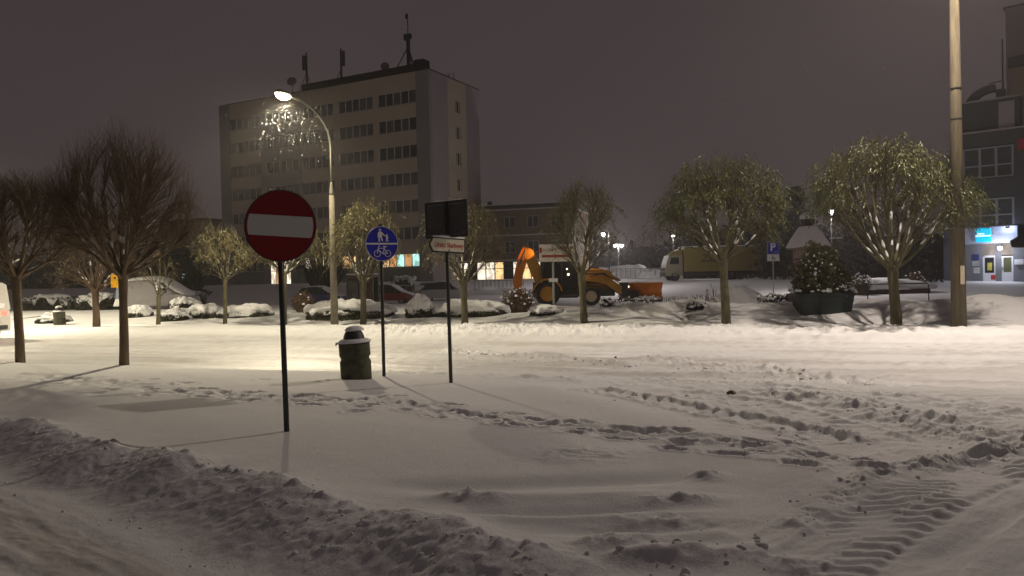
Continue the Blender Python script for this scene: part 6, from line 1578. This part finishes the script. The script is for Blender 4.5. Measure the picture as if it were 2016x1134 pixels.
# ------------------------------------------------------------------ lamps farther off
def small_lamp(px, py, Y, heads, label, power, base_py=None, name='park_lamp'):
    P = D(px, py, Y); g = ground(P.x, Y); H_ = P.z - g
    root = empty(name, (P.x, Y, g - 0.1), 0, label, 'street lamp', 'small lamps of the parking ground')
    off = 0.55 if name == 'bracket_lamp' else 0.0
    m = MB(); m.tube([(off, 0, 0), (off, 0, H_ + 0.1)], [0.07, 0.045], 8); m.build('pole', M_DARK, root)
    for k in range(heads):
        dx = (k - (heads - 1) / 2) * 0.95
        m = MB(); m.tube([(off, 0, H_ + 0.05), (off * 0.5 + dx * 0.5, 0, H_ + 0.25), (dx, 0, H_ + 0.2)], 0.03, 6); a = m.build('arm', M_DARK, root)
        m = MB(); m.lathe([(0.05, 0.22), (0.22, 0.14), (0.26, 0.08), (0.2, 0.09)], 14, c=(dx, 0, H_)); m.build('hood', M_DARK, root, True)
        m = MB(); m.lathe([(0.02, -0.20), (0.13, -0.16), (0.2, 0.0), (0.17, 0.085), (0.03, 0.09)], 14, c=(dx, 0, H_)); m.build('globe', M_BULBW, root, True)
    l = bpy.data.lights.new('lamp_light', 'POINT'); l.energy = power; l.color = (1.0, 0.9, 0.86); l.shadow_soft_size = 0.2
    o = bpy.data.objects.new('lamp_light', l); COL.objects.link(o); o.parent = root; o.location = (0, -0.35, H_ - 0.25)
    return root
small_lamp(1187, 459, 72, 1, 'lit lamp on a thin black pole right of the brick building', 1500, name='bracket_lamp')
small_lamp(1217, 482, 100, 2, 'twin-headed lit lamp over the far snowbanks', 2400)
small_lamp(1325, 463, 92, 1, 'lit lamp above the cab of the yellow lorry', 600)
small_lamp(1636, 414, 52, 1, 'lit star-like lamp behind the wide willow above the tub', 1000)

# ------------------------------------------------------------------ fences, snowbanks and trees in the distance
fg = random.Random(3)
def rail_fence(px0, px1, Y0, Y1, n, h, label):
    a, b = at_depth(px0, Y0), at_depth(px1, Y1)
    root = empty('rail_fence', (a[0], a[1], 0), 0, label, 'fence', 'thin rail fences of the parking ground')
    top = []
    for i in range(n + 1):
        f = i / n; x, y = a[0] + (b[0] - a[0]) * f, a[1] + (b[1] - a[1]) * f; z = ground(x, y)
        m = MB(); m.tube([(x - a[0], y - a[1], z - 0.1), (x - a[0], y - a[1], z + h)], 0.035, 5); m.build('post', M_STEEL, root)
        top.append((x - a[0], y - a[1], z + h))
    m = MB(); m.tube(top, 0.03, 5); m.build('rail', M_STEEL, root)
    m = MB(); m.tube([(p[0], p[1], p[2] + 0.035) for p in top], 0.022, 5); m.build('snow', M_SNOW, root)
rail_fence(935, 1030, 74, 73, 12, 1.0, 'thin rail fence in front of the lit ground-floor windows')
rail_fence(1195, 1330, 88, 84, 14, 1.1, 'thin rail fence by the snowbanks left of the lorry')
rail_fence(750, 850, 70, 69, 8, 1.0, 'thin rail fence behind the red car')
def snow_heap(px, Y, L, W, H, seed, label):
    p = at_depth(px, Y); P_, n_ = blob(56, 12, L, W, H, seed, amp=0.28)
    idx = np.arange(56 * 12).reshape(12, 56); F_ = np.stack([idx[:-1], np.roll(idx[:-1], -1, 1), np.roll(idx[1:], -1, 1), idx[1:]], -1).reshape(-1, 4)
    return tag(link('snow_heap', fast_mesh('snow_heap', P_.reshape(-1, 3), F_, M_SNOW), None, (p[0], p[1], ground(*p) - 0.1)), label, 'snow heap', 'ploughed snow heaps')
snow_heap(1235, 90, 7.5, 2.5, 1.5, 51, 'bright ploughed snow heap below the twin-headed lamp')
snow_heap(1300, 86, 4.5, 2.5, 1.2, 52, 'ploughed snow heap at the nose of the lorry')
snow_heap(975, 70, 8.0, 1.6, 0.75, 53, 'long low snow heap along the road left of the loader')
snow_heap(770, 68, 9.0, 1.6, 0.6, 54, 'long low snow heap behind the red car')
# distant wood: dense small leaves in overlapping crowns, one mass
M_WOOD = mat('far_foliage', (0.020, 0.018, 0.018), 0.9, col2=(0.034, 0.030, 0.028), vscale=0.3)
cs = []
for i in range(34):
    px = 1180 + i * 15 + fg.uniform(-6, 6); Y = fg.uniform(120, 150); x = D(px, 540, Y).x; hgt = fg.uniform(3.4, 5.2) if px < 1330 else fg.uniform(5, 8.5); r = fg.uniform(2.5, 4.5)
    c = cloud(420, r, r, hgt * 0.62, (x, Y, 1.6 + hgt * 0.45)); cs.append(c[c[:, 2] > 1.0])
for i in range(26):
    px = -60 + i * 16 + fg.uniform(-6, 6); Y = fg.uniform(108, 125); x = D(px, 560, Y).x; hgt = fg.uniform(4, 6.5); r = fg.uniform(2.5, 4.5)
    c = cloud(420, r, r, hgt * 0.62, (x, Y, 1.0 + hgt * 0.45)); cs.append(c[c[:, 2] > 0.5])
wd = leafmesh(np.concatenate(cs), 0.35, 0.8, M_WOOD, None, 'distant_wood', 0.6)
tag(wd, 'dark distant wood along the horizon', 'wood', kind='stuff')
# dark conifers behind the pillar
def conifer(px, Y, H_, r, label, seed):
    p = at_depth(px, Y); root = empty('dark_tree', (p[0], p[1], ground(*p) - 0.1), 0, label, 'tree', 'dark evergreen trees beyond the parking ground')
    m = MB(); m.tube([(0, 0, 0), (0, 0, H_ * 0.9)], [0.2, 0.04], 7); m.build('trunk', BARKD, root)
    n = 2600; h = rn.random(n) ** 0.9; a = rn.uniform(0, 2 * np.pi, n); q = rn.random(n) ** 0.5
    rad = r * (1 - 0.62 * h) * (0.75 + 0.25 * np.sin(h * 38) + 0.22 * np.sin(a * 5 + h * 9)) * q
    c = np.stack([rad * np.cos(a), rad * np.sin(a), 0.5 + h * (H_ - 0.5) - 0.18 * rad], 1)
    leafmesh(c, 0.14, 0.30, mat('conifer_needles', (0.022, 0.024, 0.018), 0.8, col2=(0.04, 0.04, 0.028), vscale=1.5), root, 'crown')
conifer(1522, 74, 8.2, 2.6, 'dark evergreen behind the blue parking sign', 1)
conifer(1568, 70, 8.8, 2.6, 'tall dark evergreen directly behind the brick pillar', 2)
conifer(1478, 92, 6.6, 2.8, 'dark evergreen behind the tail of the lorry', 3)
conifer(1690, 62, 5.4, 2.2, 'dark evergreen behind the wide willow left of its trunk', 4)
conifer(1800, 60, 4.6, 1.9, 'low dark evergreen in front of the brown annex', 5)
conifer(380, 74, 5.0, 1.5, 'small dark evergreen by the lit window of the office wing', 6)

# ------------------------------------------------------------------ falling snow near the lamps
n = 190
lampP = np.array([-8.11, 27.0, 8.3]); lamp2 = np.array([11.5, 18.7, 11.5])
c1 = lampP + np.stack([rn.normal(0.3, 0.85, n), rn.normal(0, 0.8, n), -np.abs(rn.gamma(1.9, 0.50, n)) - 0.1], 1)
c2 = np.stack([rn.uniform(-14, 16, 500), rn.uniform(10, 32, 500), rn.uniform(0.8, 9.5, 500)], 1)
c = np.concatenate([c1, c2])
base = np.array([(1, 0, 0), (-1, 0, 0), (0, 1, 0), (0, -1, 0), (0, 0, 1), (0, 0, -1)], float)
tri = np.array([(0, 2, 4), (2, 1, 4), (1, 3, 4), (3, 0, 4), (2, 0, 5), (1, 2, 5), (3, 1, 5), (0, 3, 5)])
s = (0.008 + 0.011 * rn.random(len(c)) ** 2)[:, None, None]; s[n:] *= 0.5
Vf = c[:, None, :] + base[None] * s * np.array([1, 1, 1.5])
Ff = (tri[None] + (np.arange(len(c)) * 6)[:, None, None]).reshape(-1, 3)
tag(link('falling_snow', fast_mesh('falling_snow', Vf.reshape(-1, 3), Ff, mat('snowflake', (0.34, 0.34, 0.35), 0.6))), 'snowflakes falling through the light under the street lamp', 'snow', kind='stuff')

# ------------------------------------------------------------------ snowy air
HAZE = 0.0012
if HAZE:
    m = MB(); m.box(-345, 345, -75, 465, -2.5, 38.0)
    hm = bpy.data.materials.new('haze'); hm.use_nodes = True; nt = hm.node_tree; nt.nodes.clear()
    out = nt.nodes.new('ShaderNodeOutputMaterial'); pv = nt.nodes.new('ShaderNodeVolumePrincipled')
    pv.inputs['Color'].default_value = (0.9, 0.88, 0.88, 1); pv.inputs['Density'].default_value = HAZE; pv.inputs['Anisotropy'].default_value = 0.55
    nt.links.new(pv.outputs[0], out.inputs['Volume'])
    tag(m.build('haze', hm), 'thin snowy night air over the whole place', 'haze', kind='stuff')
